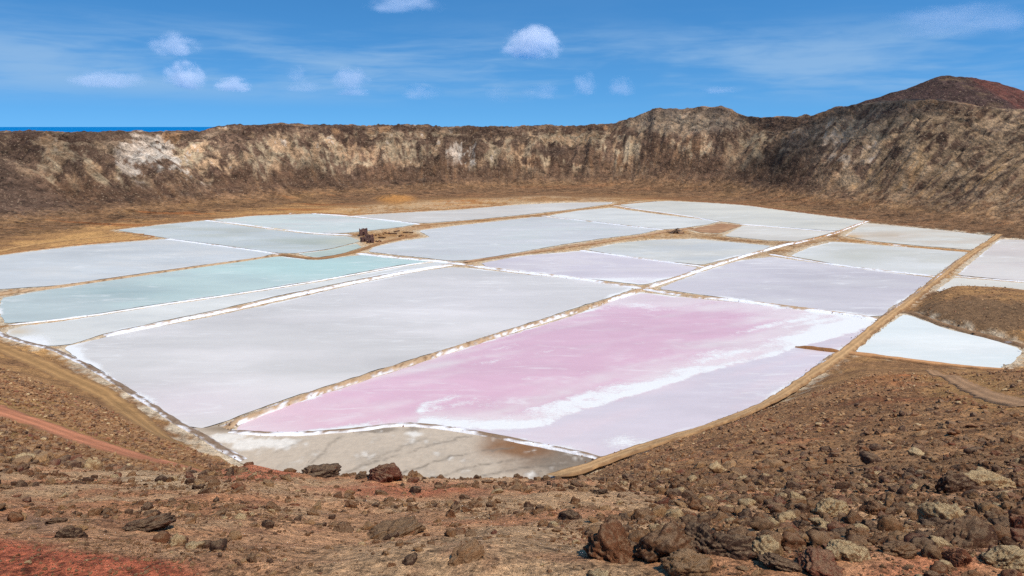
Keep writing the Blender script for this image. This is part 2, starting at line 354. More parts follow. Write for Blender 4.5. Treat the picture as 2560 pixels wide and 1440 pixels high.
def grow(P, d):                              # push the outline out by d metres
    T = np.roll(P, -1, 0)-np.roll(P, 1, 0); T /= np.hypot(*T.T)[:, None]+1e-9; N_ = np.stack([T[:, 1], -T[:, 0]], 1)
    ar = np.sum(P[:, 0]*np.roll(P[:, 1], -1)-np.roll(P[:, 0], -1)*P[:, 1]); return P+N_*d*np.sign(ar)
POLY = {k: chaikin(grow(fpoly(v[0]), 1.3 if FWD(0) and np.mean([q_[1] for q_ in v[0]]) < 690 else .2), 1) for k, v in PANS.items()}
MUD = fpoly([(470,1072),(560,1064),(610,1082),(720,1086),(800,1082),(900,1074),(980,1064),(1060,1063),(1200,1086),(1340,1114),(1440,1134),(1495,1148),(1500,1165),(1430,1205),(1200,1240),(800,1235),(640,1180),(560,1130)])
DRY = fpoly([(1722,573),(1800,558),(1858,563),(1800,583),(1752,581)])
# ---- roads: photo points; slope roads get their distance from the terrain
def terrain_pt(x, y):
    a = np.full(4000, float(AZ(x, y))); Y = np.exp(np.linspace(np.log(24), np.log(400), 4000)); T = near_depth(a, Y)/Y; t = float(TPX(y))
    k = np.argmin(np.abs(T-t)+np.where(T > t+.002, .5, 0)); return a[0]*Y[k], Y[k]
ROADS = {
 'main': (fpoly([(1380,1212),(1440,1186),(1530,1152),(1700,1102),(1820,1060),(1900,1028),(1970,985),(2010,952),(2060,918),(2115,880),(2160,842),(2210,800),(2260,765),(2330,708),(2390,662),(2440,626),(2497,590)]), 2.4, C(186,146,100)),
 'shore': (np.array([terrain_pt(*p) for p in [(-60,846),(0,868),(90,905),(180,948),(260,985),(320,1030),(380,1075),(450,1115),(520,1142),(560,1150)]]), 4.2, C(164,124,78)),
 'red': (np.array([terrain_pt(*p) for p in [(-60,1010),(0,1030),(110,1065),(220,1105),(320,1138),(400,1158),(470,1168)]]), 5.6, C(196,126,88)),
 'spur': (fpoly([(2112,882),(2200,896),(2320,914),(2420,930),(2490,938),(2570,944)]), 2.0, C(192,140,92)),
 'track': (np.array([terrain_pt(*p) for p in [(2330,926),(2390,950),(2440,978),(2500,1000),(2580,1016)]]), 2.2, C(168,128,90)),
 'works': (fpoly([(700,637),(760,646),(800,648),(850,640),(905,625),(940,612),(985,600),(1040,590)]), 2.4, C(160,118,78)),
 'far': (fpoly([(1030,566),(1080,562),(1200,551),(1350,538),(1450,524),(1550,511),(1640,503)]), 1.7, C(178,136,92)),
 'causeway': (fpoly([(1160,656),(1230,646),(1300,636),(1450,614),(1560,598),(1640,584),(1690,577),(1730,570)]), 2.1, C(182,144,108)),
 'lefttrack': (fpoly([(-60,640),(0,630),(60,616),(140,606),(230,596),(300,588),(360,586)]), 2.2, C(190,146,92))}
for k in ROADS: ROADS[k] = (resample(chaikin(ROADS[k][0], 2, False), 2.5),)+ROADS[k][1:]

def ground(X, Y, full=False):
    a = X/Y; z, p, u, wallm, capn = ground_base(a, Y)
    fl = sstep(near_depth(a, Y), H-14, H-2)*(1-sstep(p, .0, .2))        # 1 on the flat floor
    dr = np.full(X.shape, 1e9)
    for k, (P, hw, _) in ROADS.items(): dr = np.minimum(dr, seg_near(X, Y, np.vstack([P[::3], P[-1:]]))-hw)
    rm = sstep(dr, -.5, 6.0)
    slope = (1-fl)*(1-wallm)
    amp = np.clip(Y/60, .05, 1.0)**.5
    k = (slope > .002) & (Y < 420)
    n = on(k, lambda x, y, m_: fbm(x/17, y/17, 4, 61)*.8*m_*m_+fbm(x/3.1, y/3.1, 4, 62)*.20*np.minimum(1, y/5)+ridged(x/1.1, y/1.1, 3, 63)*.07*np.minimum(1, y/4), X, Y, amp)
    big = on(k & (Y > 25), lambda x, y: ridged(x/7, y/7, 4, 64)*.8, X, Y)*sstep(Y, 25, 60)*np.clip(Y/170, .15, 1)
    z = z+(n+big)*slope*rm
    z = z+fl*rm*(on(fl > 0, lambda x, y: fbm(x/26, y/26, 4, 71), X, Y)*.35+.05)
    # low stony mound beyond the road, ochre heaps under the far wall
    for mx, my, rad, hh in ((2470,790,38,4.2),(2560,775,45,5.0),(990,497,22,6.5),(1820,483,30,7),(1690,470,30,7),(1360,500,40,3)):
        cx, cy = floor_pt(mx, my); z = z+hh*np.exp(-((X-cx)**2+(Y-cy)**2*.55)/rad**2)*sstep(dr, 1, 14)
    if full: return z, a, p, u, wallm, capn, fl, dr, slope
    return z

# ---------------------------------------------------------------- build terrain meshes
ac = np.r_[-np.geomspace(1.7, .905, 40), np.linspace(-.9, .9, 980), np.geomspace(.905, 1.7, 40)]
fyc = foot_Y(ac); ryc = rim_Y(ac)
q = np.r_[np.linspace(0, .60, 270, endpoint=False), np.linspace(.60, .815, 130, endpoint=False), np.linspace(.815, 1, 210, endpoint=False)]
YA = np.exp(np.log(.7)+q[:, None]*(np.log(fyc*.93)-np.log(.7))[None, :])
tb = np.linspace(0, 1, 250); YB = fyc*.93+tb[:, None]*(ryc-fyc*.93)[None, :]
tcx = np.r_[.004, .01, .02, .035, .05, np.geomspace(.07, 1, 22)]; YC = ryc+tcx[:, None]*1400
YY = np.vstack([YA, YB, YC]); AA = np.broadcast_to(ac, YY.shape); XX = AA*YY
Z, A_, P_, U_, WM, CAP, FL, DR, SLP = ground(XX, YY, True)
sel = (YY > 130) & (YY < 1100)
PANIN = np.zeros(YY.shape, bool); pd = np.full(YY.shape, 50.0)
xs, ys = XX[sel], YY[sel]; pin = np.zeros(xs.shape, bool); pdd = np.full(xs.shape, 50.0)
for k, P in list(POLY.items())+[('mud', MUD), ('dry', DRY)]:
    bb = (xs > P[:, 0].min()-20) & (xs < P[:, 0].max()+20) & (ys > P[:, 1].min()-20) & (ys < P[:, 1].max()+20)
    i_ = inside(xs[bb], ys[bb], P); pin[bb] |= i_; d_ = seg_dist(xs[bb], ys[bb], P, True); d_ = np.where(i_, -d_, d_); pdd[bb] = np.minimum(pdd[bb], d_)
pd[sel] = pdd
Z = np.where(pd < 9, Z*sstep(pd, .5, 9)+(-.55)*(1-sstep(pd, -2.5, 1.5)), Z)
# ---- colour of the ground
PXx, PXy = to_px(XX, YY, Z)
fb = lambda k, X, Y, o, sd: on(k, lambda x, y: fbm(x, y, o, sd), X, Y)
kA = P_ < .25; kN = YY < 45; kW = P_ > -.1; kF = FL > .002; kM = (YY > 18) & (SLP > .002)
n1 = fb(kA, XX/31, YY/31, 4, 81); n2 = fb(kA, XX/5, YY/5, 4, 82); n3 = fb(kA, XX/140, YY/140, 3, 83); n0 = fb(kN, XX/1.3, YY/1.3, 4, 84); nm = fb(kN, XX/.42, YY/.42, 3, 86)
c = np.zeros(YY.shape+(3,), np.float32); c[...] = C(178,140,106)[:3]
c = mixc(c, C(176,140,104), sstep(n2, -.1, .5)); c = mixc(c, C(126,90,64), sstep(n1, 0, .5)*.8)
# near slope: tan gravel, brown earth, rust red patches
nr = 1-sstep(YY, 16, 34)
c = mixc(c, C(218,184,144), nr*sstep(n2*.8+n0*.8, -.35, .15)*.9)
c = mixc(c, C(160,114,82), nr*sstep(fb(kN, XX/2.6, YY/2.6, 4, 85)+nm*.3, .0, .3)*.8)
c = mixc(c, C(116,84,64), nr*sstep(nm+n0*.4, .15, .5)*.6)
def blob(cx, cy, rx, ry, ang=0):
    ca, sa = math.cos(ang), math.sin(ang); dx = PXx-cx; dy = PXy-cy
    return np.exp(-(((dx*ca+dy*sa)/rx)**2+((-dx*sa+dy*ca)/ry)**2))
redm = sstep(blob(60,1440,520,100,.12)+n0*.25+nm*.12, .25, .55)
redm = np.maximum(redm, .8*sstep(blob(640,1180,130,34)+n0*.3, .35, .8)); redm = np.maximum(redm, .5*sstep(blob(1000,1225,330,26)+n0*.35, .35, .85))
redm = np.maximum(redm, .4*sstep(blob(2350,1400,330,85,-.25)+n0*.4, .45, .9))
c = mixc(c, C(168,98,72), redm*nr); c = mixc(c, C(214,188,152), .8*nr*sstep(blob(430,1205,190,26,.1)+n0*.2, .35, .75))
c = mixc(c, C(112,92,78), .6*nr*sstep(blob(60,1300,170,40,.2)+n0*.4, .5, .9))
# mid slopes
md = sstep(YY, 20, 40)*SLP
c = mixc(c, C(148,110,76), md*.8); c = mixc(c, C(112,80,56), md*sstep(n2+n1*.6, 0, .5)*.75); c = mixc(c, C(156,108,70), md*sstep(blob(2150,930,260,40)+n1*.3, .3, .8)*.8)
c = mixc(c, C(156,120,76), md*sstep(DR, 9, 2)*.7)
c = mixc(c, C(140,82,56), md*sstep(fb(kM, XX/22, YY/22, 3, 87), .15, .5)*.4)
c = mixc(c, C(160,128,78), md*sstep(fb(kM, XX/16, YY/16, 3, 88), .2, .6)*.6*(A_ < -.3))
# flat floor: ochre sand, brown flats, pale salt near the pans
c = mixc(c, C(168,128,86), FL*.9); c = mixc(c, C(198,154,102), FL*sstep(n3+n1*.5, -.05, .4)); c = mixc(c, C(136,102,74), FL*sstep(-n3+fb(kF, XX/60, YY/12, 3, 89)*.9, .1, .5)*.8)
c = mixc(c, C(116,88,66), FL*sstep(P_+n1*.12+n2*.05, -.30, -.12)*.8)
c = mixc(c, C(164,104,60), FL*sstep(fb(kF, XX/120+5, YY/25, 3, 90), .12, .4)*.7*(YY > 600))
mid_ = FL*sstep(A_, -.32, -.2); c = mixc(c, C(128,98,74), mid_*sstep(P_+n1*.1, -.75, -.5)*.8); c = mixc(c, C(198,170,138), mid_*sstep(YY, 300, 380)*sstep(P_, -.5, -.8)*.75*sstep(n2+n1, -.5, .2)*sstep(A_, .62, .5))
c = mixc(c, C(124,98,74), FL*sstep(blob(2440,790,190,50)+n2*.3, .25, .6)); c = mixc(c, C(214,200,180), FL*sstep(pd+n2*6, 7, 1)*.85)
# crater wall: scree chutes and pale outcrops follow the fall line
wu = U_+wall_lean(A_, P_)
st = fb(kW, wu/14, P_*3.4, 5, 91); st2 = fb(kW, wu/52, P_*1.9, 4, 92); fine = fb(kW, wu/4.0, P_*8, 4, 93); gran = on(kW, lambda x, y: ridged(x, y, 4, 94), wu/9, P_*10); st3 = fb(kW, wu/6.5, P_*3.6, 4, 97); bl = fb(kW, U_/22, P_*5, 4, 98)
wm = sstep(P_+n2*.06, .0, .26)
led = fb(kW, U_/75, P_*15+st2*.8, 4, 99); hol = fb(kW, U_/16, P_*6, 5, 100)
cw = np.zeros_like(c); cw[...] = C(112,90,74)[:3]
cw = mixc(cw, C(132,108,88), sstep(st+st3*.4, -.1, .45)*.55); cw = mixc(cw, C(86,66,54), sstep(-st2+st*.4-fine*.2, .05, .45)*.8)
cw = mixc(cw, C(132,98,68), sstep(st2+bl*.4, .05, .5)*sstep(P_, .65, .25)*.8)
OUT = [(390,400,80,55,1.0,0),(330,400,40,40,.7,0),(215,435,80,36,.95,1),(470,385,80,40,.85,2),(130,385,100,55,.6,2),(420,450,110,46,.5,1),(700,385,110,44,.7,2),(790,400,90,46,.65,2),(640,400,60,50,.6,2),
       (900,375,120,36,.65,1),(1000,380,100,36,.6,2),(1155,390,34,30,1.0,0),(1190,420,60,36,.6,1),(1280,385,60,36,.7,1),(1300,420,90,26,.95,1),(1390,440,110,22,.95,1),(1500,425,70,26,.95,1),(1500,385,26,24,.9,2),(1585,390,36,28,1.0,1),(1560,425,80,26,.9,1),
       (1680,380,50,34,.7,1),(1750,390,56,36,.8,2),(1690,420,80,26,.5,1),(1900,365,28,20,.9,1),(1850,400,100,50,.45,1),(2150,390,90,36,.75,0),(2200,350,80,30,.6,1),(2220,440,120,44,.6,1),(2330,430,80,34,.7,1),(2420,450,100,50,.55,2),(2300,300,160,36,.4,2),(2100,440,120,50,.45,1),(1700,310,220,34,.5,2),(1450,345,200,18,.6,2),(1040,335,160,12,.55,2)]
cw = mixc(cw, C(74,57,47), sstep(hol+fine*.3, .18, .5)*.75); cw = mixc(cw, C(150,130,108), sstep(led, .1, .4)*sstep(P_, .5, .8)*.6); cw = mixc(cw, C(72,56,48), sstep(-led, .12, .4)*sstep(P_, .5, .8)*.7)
om = np.zeros(YY.shape, np.float32); oc = np.zeros_like(c); oc[...] = C(160,138,112)[:3]
tones = (C(206,198,186), C(188,154,120), C(182,166,138))
pat = st*.40+fine*.45+bl*.75+gran*.22-np.maximum(hol, 0)*.5
for (bx, by, brx, bry, am, ti) in OUT:
    mm = am*sstep(blob(bx, by, brx*1.25, bry*1.25)*.8+pat, .45, .85)
    tt_ = mixc(np.broadcast_to(np.asarray(tones[ti][:3], np.float32), c.shape), tones[(1, 2, 1)[ti]], sstep(bl+st*.5, -.1, .35)*(.35 if ti == 0 else .8))
    oc = np.where((mm > om)[..., None], tt_, oc); om = np.maximum(om, mm)
om2 = np.clip(1.15*om*(1-.8*sstep(gran+bl*.4, .15, -.4)), 0, 1)
cw = cw*(1-om2[..., None])+oc*om2[..., None]
rt = sstep(PXx, 1850, 2250)                                    # right wall: lumpy tan and grey blocks
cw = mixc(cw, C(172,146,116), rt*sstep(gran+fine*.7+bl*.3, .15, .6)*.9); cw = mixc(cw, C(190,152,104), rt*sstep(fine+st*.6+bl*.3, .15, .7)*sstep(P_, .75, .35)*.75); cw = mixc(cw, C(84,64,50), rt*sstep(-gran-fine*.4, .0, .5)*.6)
cw = mixc(cw, C(160,136,108), sstep(fine+gran*.35+bl*.3, .4, .9)*.3)
fan = sstep(P_, .50, .30) if False else sstep(.40+.16*fb(kW, wu/55, P_*.6, 3, 107)+.05*st3-P_, -.05, .06)         # scree fans below the outcrops
cw = mixc(cw, C(108,84,66), fan*.82*(1-.75*rt)); cw = mixc(cw, C(88,67,54), fan*sstep(st3+st*.4, .0, .4)*.6); cw = mixc(cw, C(134,102,74), fan*sstep(-st3+bl*.3, .1, .5)*.5)
cw = cw*(1+.45*fb(kW, wu/120, P_*.9, 3, 108)+.18*st2)[..., None]; cw = mixc(cw, C(88,66,58), .45*sstep(blob(2230,268,260,30,-.06)+fine*.2, .3, .8)); cw = mixc(cw, C(82,66,56), .7*sstep(blob(1370,378,70,14)+fine*.25, .35, .75))  # shoulder under the cone: reddish dark rock plus some painted-in cloud shade
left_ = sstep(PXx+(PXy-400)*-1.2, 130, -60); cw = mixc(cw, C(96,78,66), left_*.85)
cw = mixc(cw, C(80,62,52), CAP*sstep(fb(CAP > 0, U_/40, P_*3, 3, 95), -.35, .15)*.8*(1-.6*rt)); cw = mixc(cw, C(170,132,96), CAP*sstep(fb(CAP > 0, U_/25, P_*6, 3, 96), .2, .5)*.7)
cw = mixc(cw, C(140,126,110), sstep(blob(1720,300,190,40), .3, .8)*.5)
gain = 1+.85*nr+.22*md*(1-nr); tint = np.array([1.05, .975, .82])+nr[..., None]*np.array([.05, -.025, -.02])
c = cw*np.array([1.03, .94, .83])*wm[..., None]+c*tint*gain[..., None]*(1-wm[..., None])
c = c*np.minimum(1, .72/np.maximum(c.max(-1), 1e-3))[..., None]
ob = sstep(blob(990,497,55,12), .2, .8); c = mixc(c, C(190,132,72), ob*.9); ob = np.maximum(sstep(blob(1360,500,60,6), .2, .8), .6*sstep(blob(1820,486,50,10), .3, .8)); c = mixc(c, C(168,124,80), ob*.8)
co = np.stack([XX, YY, Z], -1)
nA1 = 270+20; nc = len(ac); nB0 = len(q)
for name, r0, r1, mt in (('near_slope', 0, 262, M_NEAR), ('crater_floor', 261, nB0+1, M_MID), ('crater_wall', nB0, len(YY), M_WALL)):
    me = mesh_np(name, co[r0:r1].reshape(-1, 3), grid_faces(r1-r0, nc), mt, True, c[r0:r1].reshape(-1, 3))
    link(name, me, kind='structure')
# ---- cinder cone behind the right rim
cx0, cy0 = 1120*float(AZ(2372,188)), 1120.0; zt = H-cy0*float(TPX(188)); x2 = 1150*float(AZ(2490,205)); z2 = H-1150*float(TPX(206))
th = np.linspace(0, 2*np.pi, 361)[:-1]; rr = np.r_[0, np.geomspace(3, 520, 110)]
gx = cx0+30+rr[:, None]*np.cos(th)*1.15; gy = cy0+rr[:, None]*np.sin(th)
def ridge_h(P, Q, za, zb, sl):
    ex, ey = Q[0]-P[0], Q[1]-P[1]; t = np.clip(((gx-P[0])*ex+(gy-P[1])*ey)/(ex*ex+ey*ey), 0, 1)
    d = np.hypot(gx-P[0]-t*ex, gy-P[1]-t*ey); return za+(zb-za)*t-np.sqrt(d*d+36)*sl+6*sl
gz = np.maximum(ridge_h((cx0, cy0), (x2, cy0+30), zt, z2, .47), ridge_h((cx0, cy0), (cx0+6, cy0-150), zt, zt-66, .40))
gz = np.maximum(gz, ridge_h((cx0, cy0), (cx0-150, cy0+40), zt, zt-52, .5))
gz = gz+fbm(gx/40, gy/40, 4, 101)*3.0+ridged(gx/12, gy/12, 3, 102)*.8
cc = np.zeros(gx.shape+(3,)); cc[...] = C(78,58,50)[:3]
rel = gx-cx0; cc = mixc(cc, C(88,54,46), sstep(rel+(cy0-gy)*.1+fbm(gx/30, gy/30, 3, 103)*25, 5, 60)*.8); cc = mixc(cc, C(116,68,54), sstep(ridge_h((cx0+30, cy0), (x2, cy0+28), zt, z2, .47)-gz+fbm(gx/25, gy/25, 3, 106)*4, -9, -2)*sstep(rel, 20, 50)*.6)
cc = mixc(cc, C(112,88,66), sstep(fbm(gx/26, gy/26, 4, 104)-np.abs(rel-4)/60+.1, -.1, .4)*.7); cc = mixc(cc, C(60,44,38), sstep(fbm(gx/18, gy/60, 4, 105), .1, .5)*.5)
nt = len(th); ii = np.arange(len(rr)-1)[:, None]*nt; jj = np.arange(nt)[None, :]; j2 = (jj+1) % nt
fc = np.stack([ii+jj, ii+nt+jj, ii+nt+j2, ii+j2], -1).reshape(-1, 4)
link('cinder_cone_hill', mesh_np('cinder_cone_hill', np.stack([gx, gy, gz], -1).reshape(-1, 3), fc, M_WALL, True, cc.reshape(-1, 3)), kind='structure')
# ---- sea
m, t, b, o = new_mat('deep blue sea'); b.inputs['Base Color'].default_value = (.0, .18, .44, 1); b.inputs['Roughness'].default_value = .6; b.inputs['Specular IOR Level'].default_value = .2; b.inputs['IOR'].default_value = 1.2
pos = t.node('ShaderNodeNewGeometry').outputs['Position']
t.l.new(t.node('ShaderNodeBump', ins={'Strength': .6, 'Distance': 4.0, 'Height': t.noise(pos, .02, 5, .6)}).outputs[0], b.inputs['Normal'])
rs = np.r_[0.0, np.geomspace(500, 160000, 40)]; th = np.linspace(0, 2*np.pi, 97)[:-1]; nt = 96
sx = rs[:, None]*np.cos(th); sy = rs[:, None]*np.sin(th)
ii = np.arange(len(rs)-1)[:, None]*nt; jj = np.arange(nt)[None, :]; j2 = (jj+1) % nt
link('sea', mesh_np('sea', np.stack([sx, sy, np.full(sx.shape, -9.0)], -1).reshape(-1, 3), np.stack([ii+jj, ii+nt+jj, ii+nt+j2, ii+j2], -1).reshape(-1, 4), m), kind='structure')

# ---------------------------------------------------------------- pans
def pan_mat():
    m, t, b, o = new_mat('salt brine and crust')
    col = t.node('ShaderNodeAttribute', attribute_name='col').outputs['Color']; cr = t.node('ShaderNodeAttribute', attribute_name='crust').outputs['Fac']
    pos = t.node('ShaderNodeNewGeometry').outputs['Position']
    nA = t.noise(t.mapping(pos, scale=(.6, 1.2, 1), rot=(0, 0, -.35)), 1.0, 9, .78, .5); nB = t.noise(t.mapping(pos, scale=(.35, 1.3, 1), rot=(0, 0, -.12)), .06, 6, .62, .8)
    nn = t.math('ADD', t.math('MULTIPLY', nA, .7), t.math('MULTIPLY', nB, .3))
    scum = t.noise(t.mapping(pos, scale=(.22, 1.0, 1), rot=(0, 0, -.25)), .16, 7, .68, 1.2); scum2 = t.noise(pos, .018, 4, .6, .6)
    v = t.math('ADD', cr, t.math('MULTIPLY', t.math('SUBTRACT', nn, .5), 1.3))
    fac = t.math('MAXIMUM', t.ramp(v, .38, .70), t.math('MULTIPLY', t.math('MULTIPLY', t.ramp(scum, .50, .68), t.ramp(scum2, .42, .60)), .45))
    tone = t.math('ADD', .74, t.math('ADD', t.math('MULTIPLY', t.noise(t.mapping(pos, scale=(.25, 1.2, 1), rot=(0, 0, -.1)), .03, 6, .6, .8), .38), t.math('MULTIPLY', t.noise(t.mapping(pos, scale=(.5, 1.0, 1), rot=(0, 0, .3)), .2, 6, .65, .4), .14)))
    wcol = t.mix(1.0, t.mix(1.0, col, t.node('ShaderNodeCombineColor', ins={0: tone, 1: tone, 2: tone}).outputs[0], 'MULTIPLY'), (1.07, 1.0, .835, 1), 'MULTIPLY')
    white = t.mix(t.noise(pos, .8, 4, .6), C(218, 215, 207), C(234, 230, 221))
    t.l.new(t.mix(fac, wcol, white), b.inputs['Base Color'])
    t.l.new(t.math('ADD', .42, t.math('MULTIPLY', fac, .5)), b.inputs['Roughness']); b.inputs['Specular IOR Level'].default_value = .35
    h = t.math('MULTIPLY', fac, t.math('ADD', .4, t.noise(pos, 1.2, 6, .7)))
    t.l.new(t.node('ShaderNodeBump', ins={'Strength': .5, 'Distance': .12, 'Height': h}).outputs[0], b.inputs['Normal']); return m
M_PAN = pan_mat()
rng = np.random.default_rng(5)
def cdt_mesh(P, step, bstep):
    B = resample(P, bstep, True); nb = len(B)
    cen = np.hypot(B[:, 0], B[:, 1]); B = B+np.stack([fbm(B[:, 0]/6, B[:, 1]/6, 3, 111), fbm(B[:, 0]/6, B[:, 1]/6, 3, 112)], 1)*np.minimum(.9, 1.2)
    x0, y0 = B.min(0); x1, y1 = B.max(0); gx, gy = np.meshgrid(np.arange(x0, x1, step), np.arange(y0, y1, step))
    gx = (gx+rng.uniform(-.35, .35, gx.shape)*step).ravel(); gy = (gy+rng.uniform(-.35, .35, gy.shape)*step).ravel()
    k = inside(gx, gy, B); gx, gy = gx[k], gy[k]; k = seg_dist(gx, gy, B[::2], True) > step*.5; gx, gy = gx[k], gy[k]
    V = [Vector((float(x), float(y))) for x, y in np.vstack([B, np.stack([gx, gy], 1)])]
    r = geometry.delaunay_2d_cdt(V, [], [list(range(nb))], 1, 1e-4)
    v = np.array([(p.x, p.y) for p in r[0]]); f = np.array([q for q in r[2] if len(q) == 3]); return v, f, B
BAND = fpoly([(1030,1057),(1130,1066),(1260,1072),(1340,1063),(1400,1040),(1560,992),(1750,932),(1880,900),(1992,866),(2080,842),(2160,815)])
for k, (pts, label, base, tone2, cw_) in PANS.items():
    P = POLY[k]; ym = P[:, 1].mean(); st_ = 2.6 if ym < 300 else 4.0
    v, f, B = cdt_mesh(P, st_, 2.2 if ym < 300 else 3.0)
    x, y = v[:, 0], v[:, 1]; ed = seg_dist(x, y, B[::2], True); px, py = to_px(x, y, 0*x)
    nn = fbm(x/70, y/24, 4, 121+len(k)); n5 = fbm(x/14, y/14, 4, 131)
    pc = np.zeros((len(v), 3)); pc[...] = base[:3]; pc = mixc(pc, tone2, sstep(nn, -.15, .45)*.8)
    crust = .56*np.exp(-(ed/(cw_*.45))**1.5)+.17*np.exp(-ed/(cw_*2.6))
    crust = crust*np.clip(.62+1.1*fbm(x/34, y/34, 3, 137), .12, 1.15); pc = pc*(1+.09*fbm(x/120, y/70, 3, 138+len(k)))[:, None]
    def pb(cx, cy, rx, ry): return np.exp(-((px-cx)/rx)**2-((py-cy)/ry)**2)
    if k == 'pink':
        sd = -seg_dist(x, y, BAND, False, True); sd = np.where(px < 1040, -60, sd)     # > 0 on the near side of the band
        up = sd < 0; dd = np.abs(sd); dr_ = np.array([.86, .5]); al = x*dr_[0]+y*dr_[1]; ac_ = -x*dr_[1]+y*dr_[0]
        wsp = fbm(al/60, ac_/9, 5, 135); wsp2 = fbm(al/22, ac_/5, 4, 136)
        pk = sstep(pb(1150,960,420,95)+pb(1520,850,360,70)+.5*pb(1700,800,300,50)+.7*pb(780,1045,200,40)+nn*.3+wsp*.45, .15, 1.0)
        pc[...] = C(217,203,213)[:3]; pc = mixc(pc, C(205,160,187), np.clip(pk+wsp2*.35+wsp*.2, 0, 1)*.72); pc = mixc(pc, C(214,184,199), pb(780,1050,240,40)*.8)
        pc = np.where(up[:, None], pc, np.asarray(C(203,196,210)[:3])); pc = mixc(pc, C(212,198,210), (~up)*sstep(wsp, -.2, .4)*.6)
        crust = crust*.9+np.where(up, .30*np.exp(-dd/5)+.36*np.exp(-dd/26)*(px > 1040)+.12*np.exp(-dd/70), .74*np.exp(-(dd/1.6)**2))
        crust = crust+.03+(wsp*.36+wsp2*.28)*np.where(up, 1.0, .5)
        crust = crust+.30*pb(2020,800,130,40)+.26*pb(1650,765,280,20)+.5*pb(1560,1105,70,22)+.5*pb(1480,1060,300,8)*(sd < 3)+.32*pb(1950,975,70,36)*(~up)+.4*pb(1930,890,60,14)*(~up)+.3*pb(1130,1055,70,9)+.22*pb(1280,880,120,25)+.2*pb(1700,1085,150,14)*(~up)
    if k == 'turquoise':
        pc = mixc(pc, C(182,194,198), sstep(-px+nn*160, -480, -260)); pc = mixc(pc, C(177,205,207), pb(800,665,260,34)); pc = mixc(pc, C(158,178,182), pb(300,730,160,18)*.8); crust += .35*pb(1040,655,60,8)
    if k == 'strip': crust += .5*pb(100,845,70,22)+.25*pb(990,680,140,10); pc = mixc(pc, C(206,180,140), pb(35,828,40,10)*.7)
    if k == 'lilac': pc = mixc(pc, C(214,211,218), pb(1150,760,300,60)*.6); crust += .3*pb(1560,722,90,12)+.45*pb(200,872,70,16)+.14*pb(430,985,60,20)+.25*pb(900,925,420,14); pc = mixc(pc, C(210,200,210), pb(480,1010,200,50)*.7)
    if k == 'mid14': crust += .34*pb(1770,635,90,24); pc = mixc(pc, C(204,203,194), pb(1560,612,70,14)*.7)
    if k == 'mid15': crust += .55*pb(1560,698,150,11)+.3*pb(1340,676,160,8)
    if k == 'right18': crust += .45*pb(2110,783,110,9)+.3*pb(1850,745,220,8)+.25*pb(1750,690,80,14)
    if k == 'right17': pc = mixc(pc, C(194,195,190), pb(2140,640,90,20)*.9); crust += .15*pb(2030,640,60,24)
    if k == 'right16': pc = mixc(pc, C(196,182,168), pb(2220,588,90,9)*.9); pc = mixc(pc, C(206,160,92), pb(2110,592,40,6))
    if k == 'midblue': pc = mixc(pc, C(170,178,172), pb(790,604,110,10)); pc = mixc(pc, C(186,190,180), pb(860,605,50,14))
    if k == 'right20': pc = mixc(pc, C(204,198,188), pb(2520,720,90,8)*.6)
    link('salt_pan', mesh_np('salt_pan', np.column_stack([x, y, np.full(len(x), .03+.02*(len(label) % 2))]), f, M_PAN, True, pc, {'crust': crust}), label=label, cat='salt pan', group='salt pans on the crater floor')
# dry basins
def mud_mat():
    m, t, b, o = new_mat('cracked grey mud')
    col = t.node('ShaderNodeAttribute', attribute_name='col').outputs['Color']; pos = t.node('ShaderNodeNewGeometry').outputs['Position']
    vo = t.node('ShaderNodeTexVoronoi', feature='DISTANCE_TO_EDGE'); vo.inputs['Scale'].default_value = .045
    wp = t.node('ShaderNodeVectorMath', operation='ADD'); t.l.new(t.mapping(pos, scale=(1.0, .55, 1), rot=(0, 0, -.6)), wp.inputs[0])
    nz = t.node('ShaderNodeTexNoise'); nz.inputs['Scale'].default_value = .12; nz.inputs['Detail'].default_value = 5; t.l.new(pos, nz.inputs['Vector'])
    sc = t.node('ShaderNodeVectorMath', operation='SCALE'); sc.inputs['Scale'].default_value = 9; t.l.new(nz.outputs[1], sc.inputs[0]); t.l.new(sc.outputs[0], wp.inputs[1]); t.l.new(wp.outputs[0], vo.inputs['Vector'])
    crk = t.math('MULTIPLY', t.ramp(vo.outputs[0], .0, .010, 1.0, 0.0), t.ramp(t.noise(pos, .05, 3, .6), .52, .66))
    f = t.math('ADD', .72, t.math('MULTIPLY', t.noise(pos, .5, 8, .7), .56))
    cc_ = t.mix(1.0, t.mix(1.0, col, t.node('ShaderNodeCombineColor', ins={0: f, 1: f, 2: f}).outputs[0], 'MULTIPLY'), (1.03, .97, .87, 1), 'MULTIPLY')
    t.l.new(t.mix(t.math('MULTIPLY', crk, .6), cc_, C(92, 84, 74)), b.inputs['Base Color']); b.inputs['Roughness'].default_value = .9
    t.l.new(t.node('ShaderNodeBump', ins={'Strength': .8, 'Distance': .3, 'Height': t.noise(pos, .6, 6, .7)}).outputs[0], b.inputs['Normal']); return m
M_MUD = mud_mat()
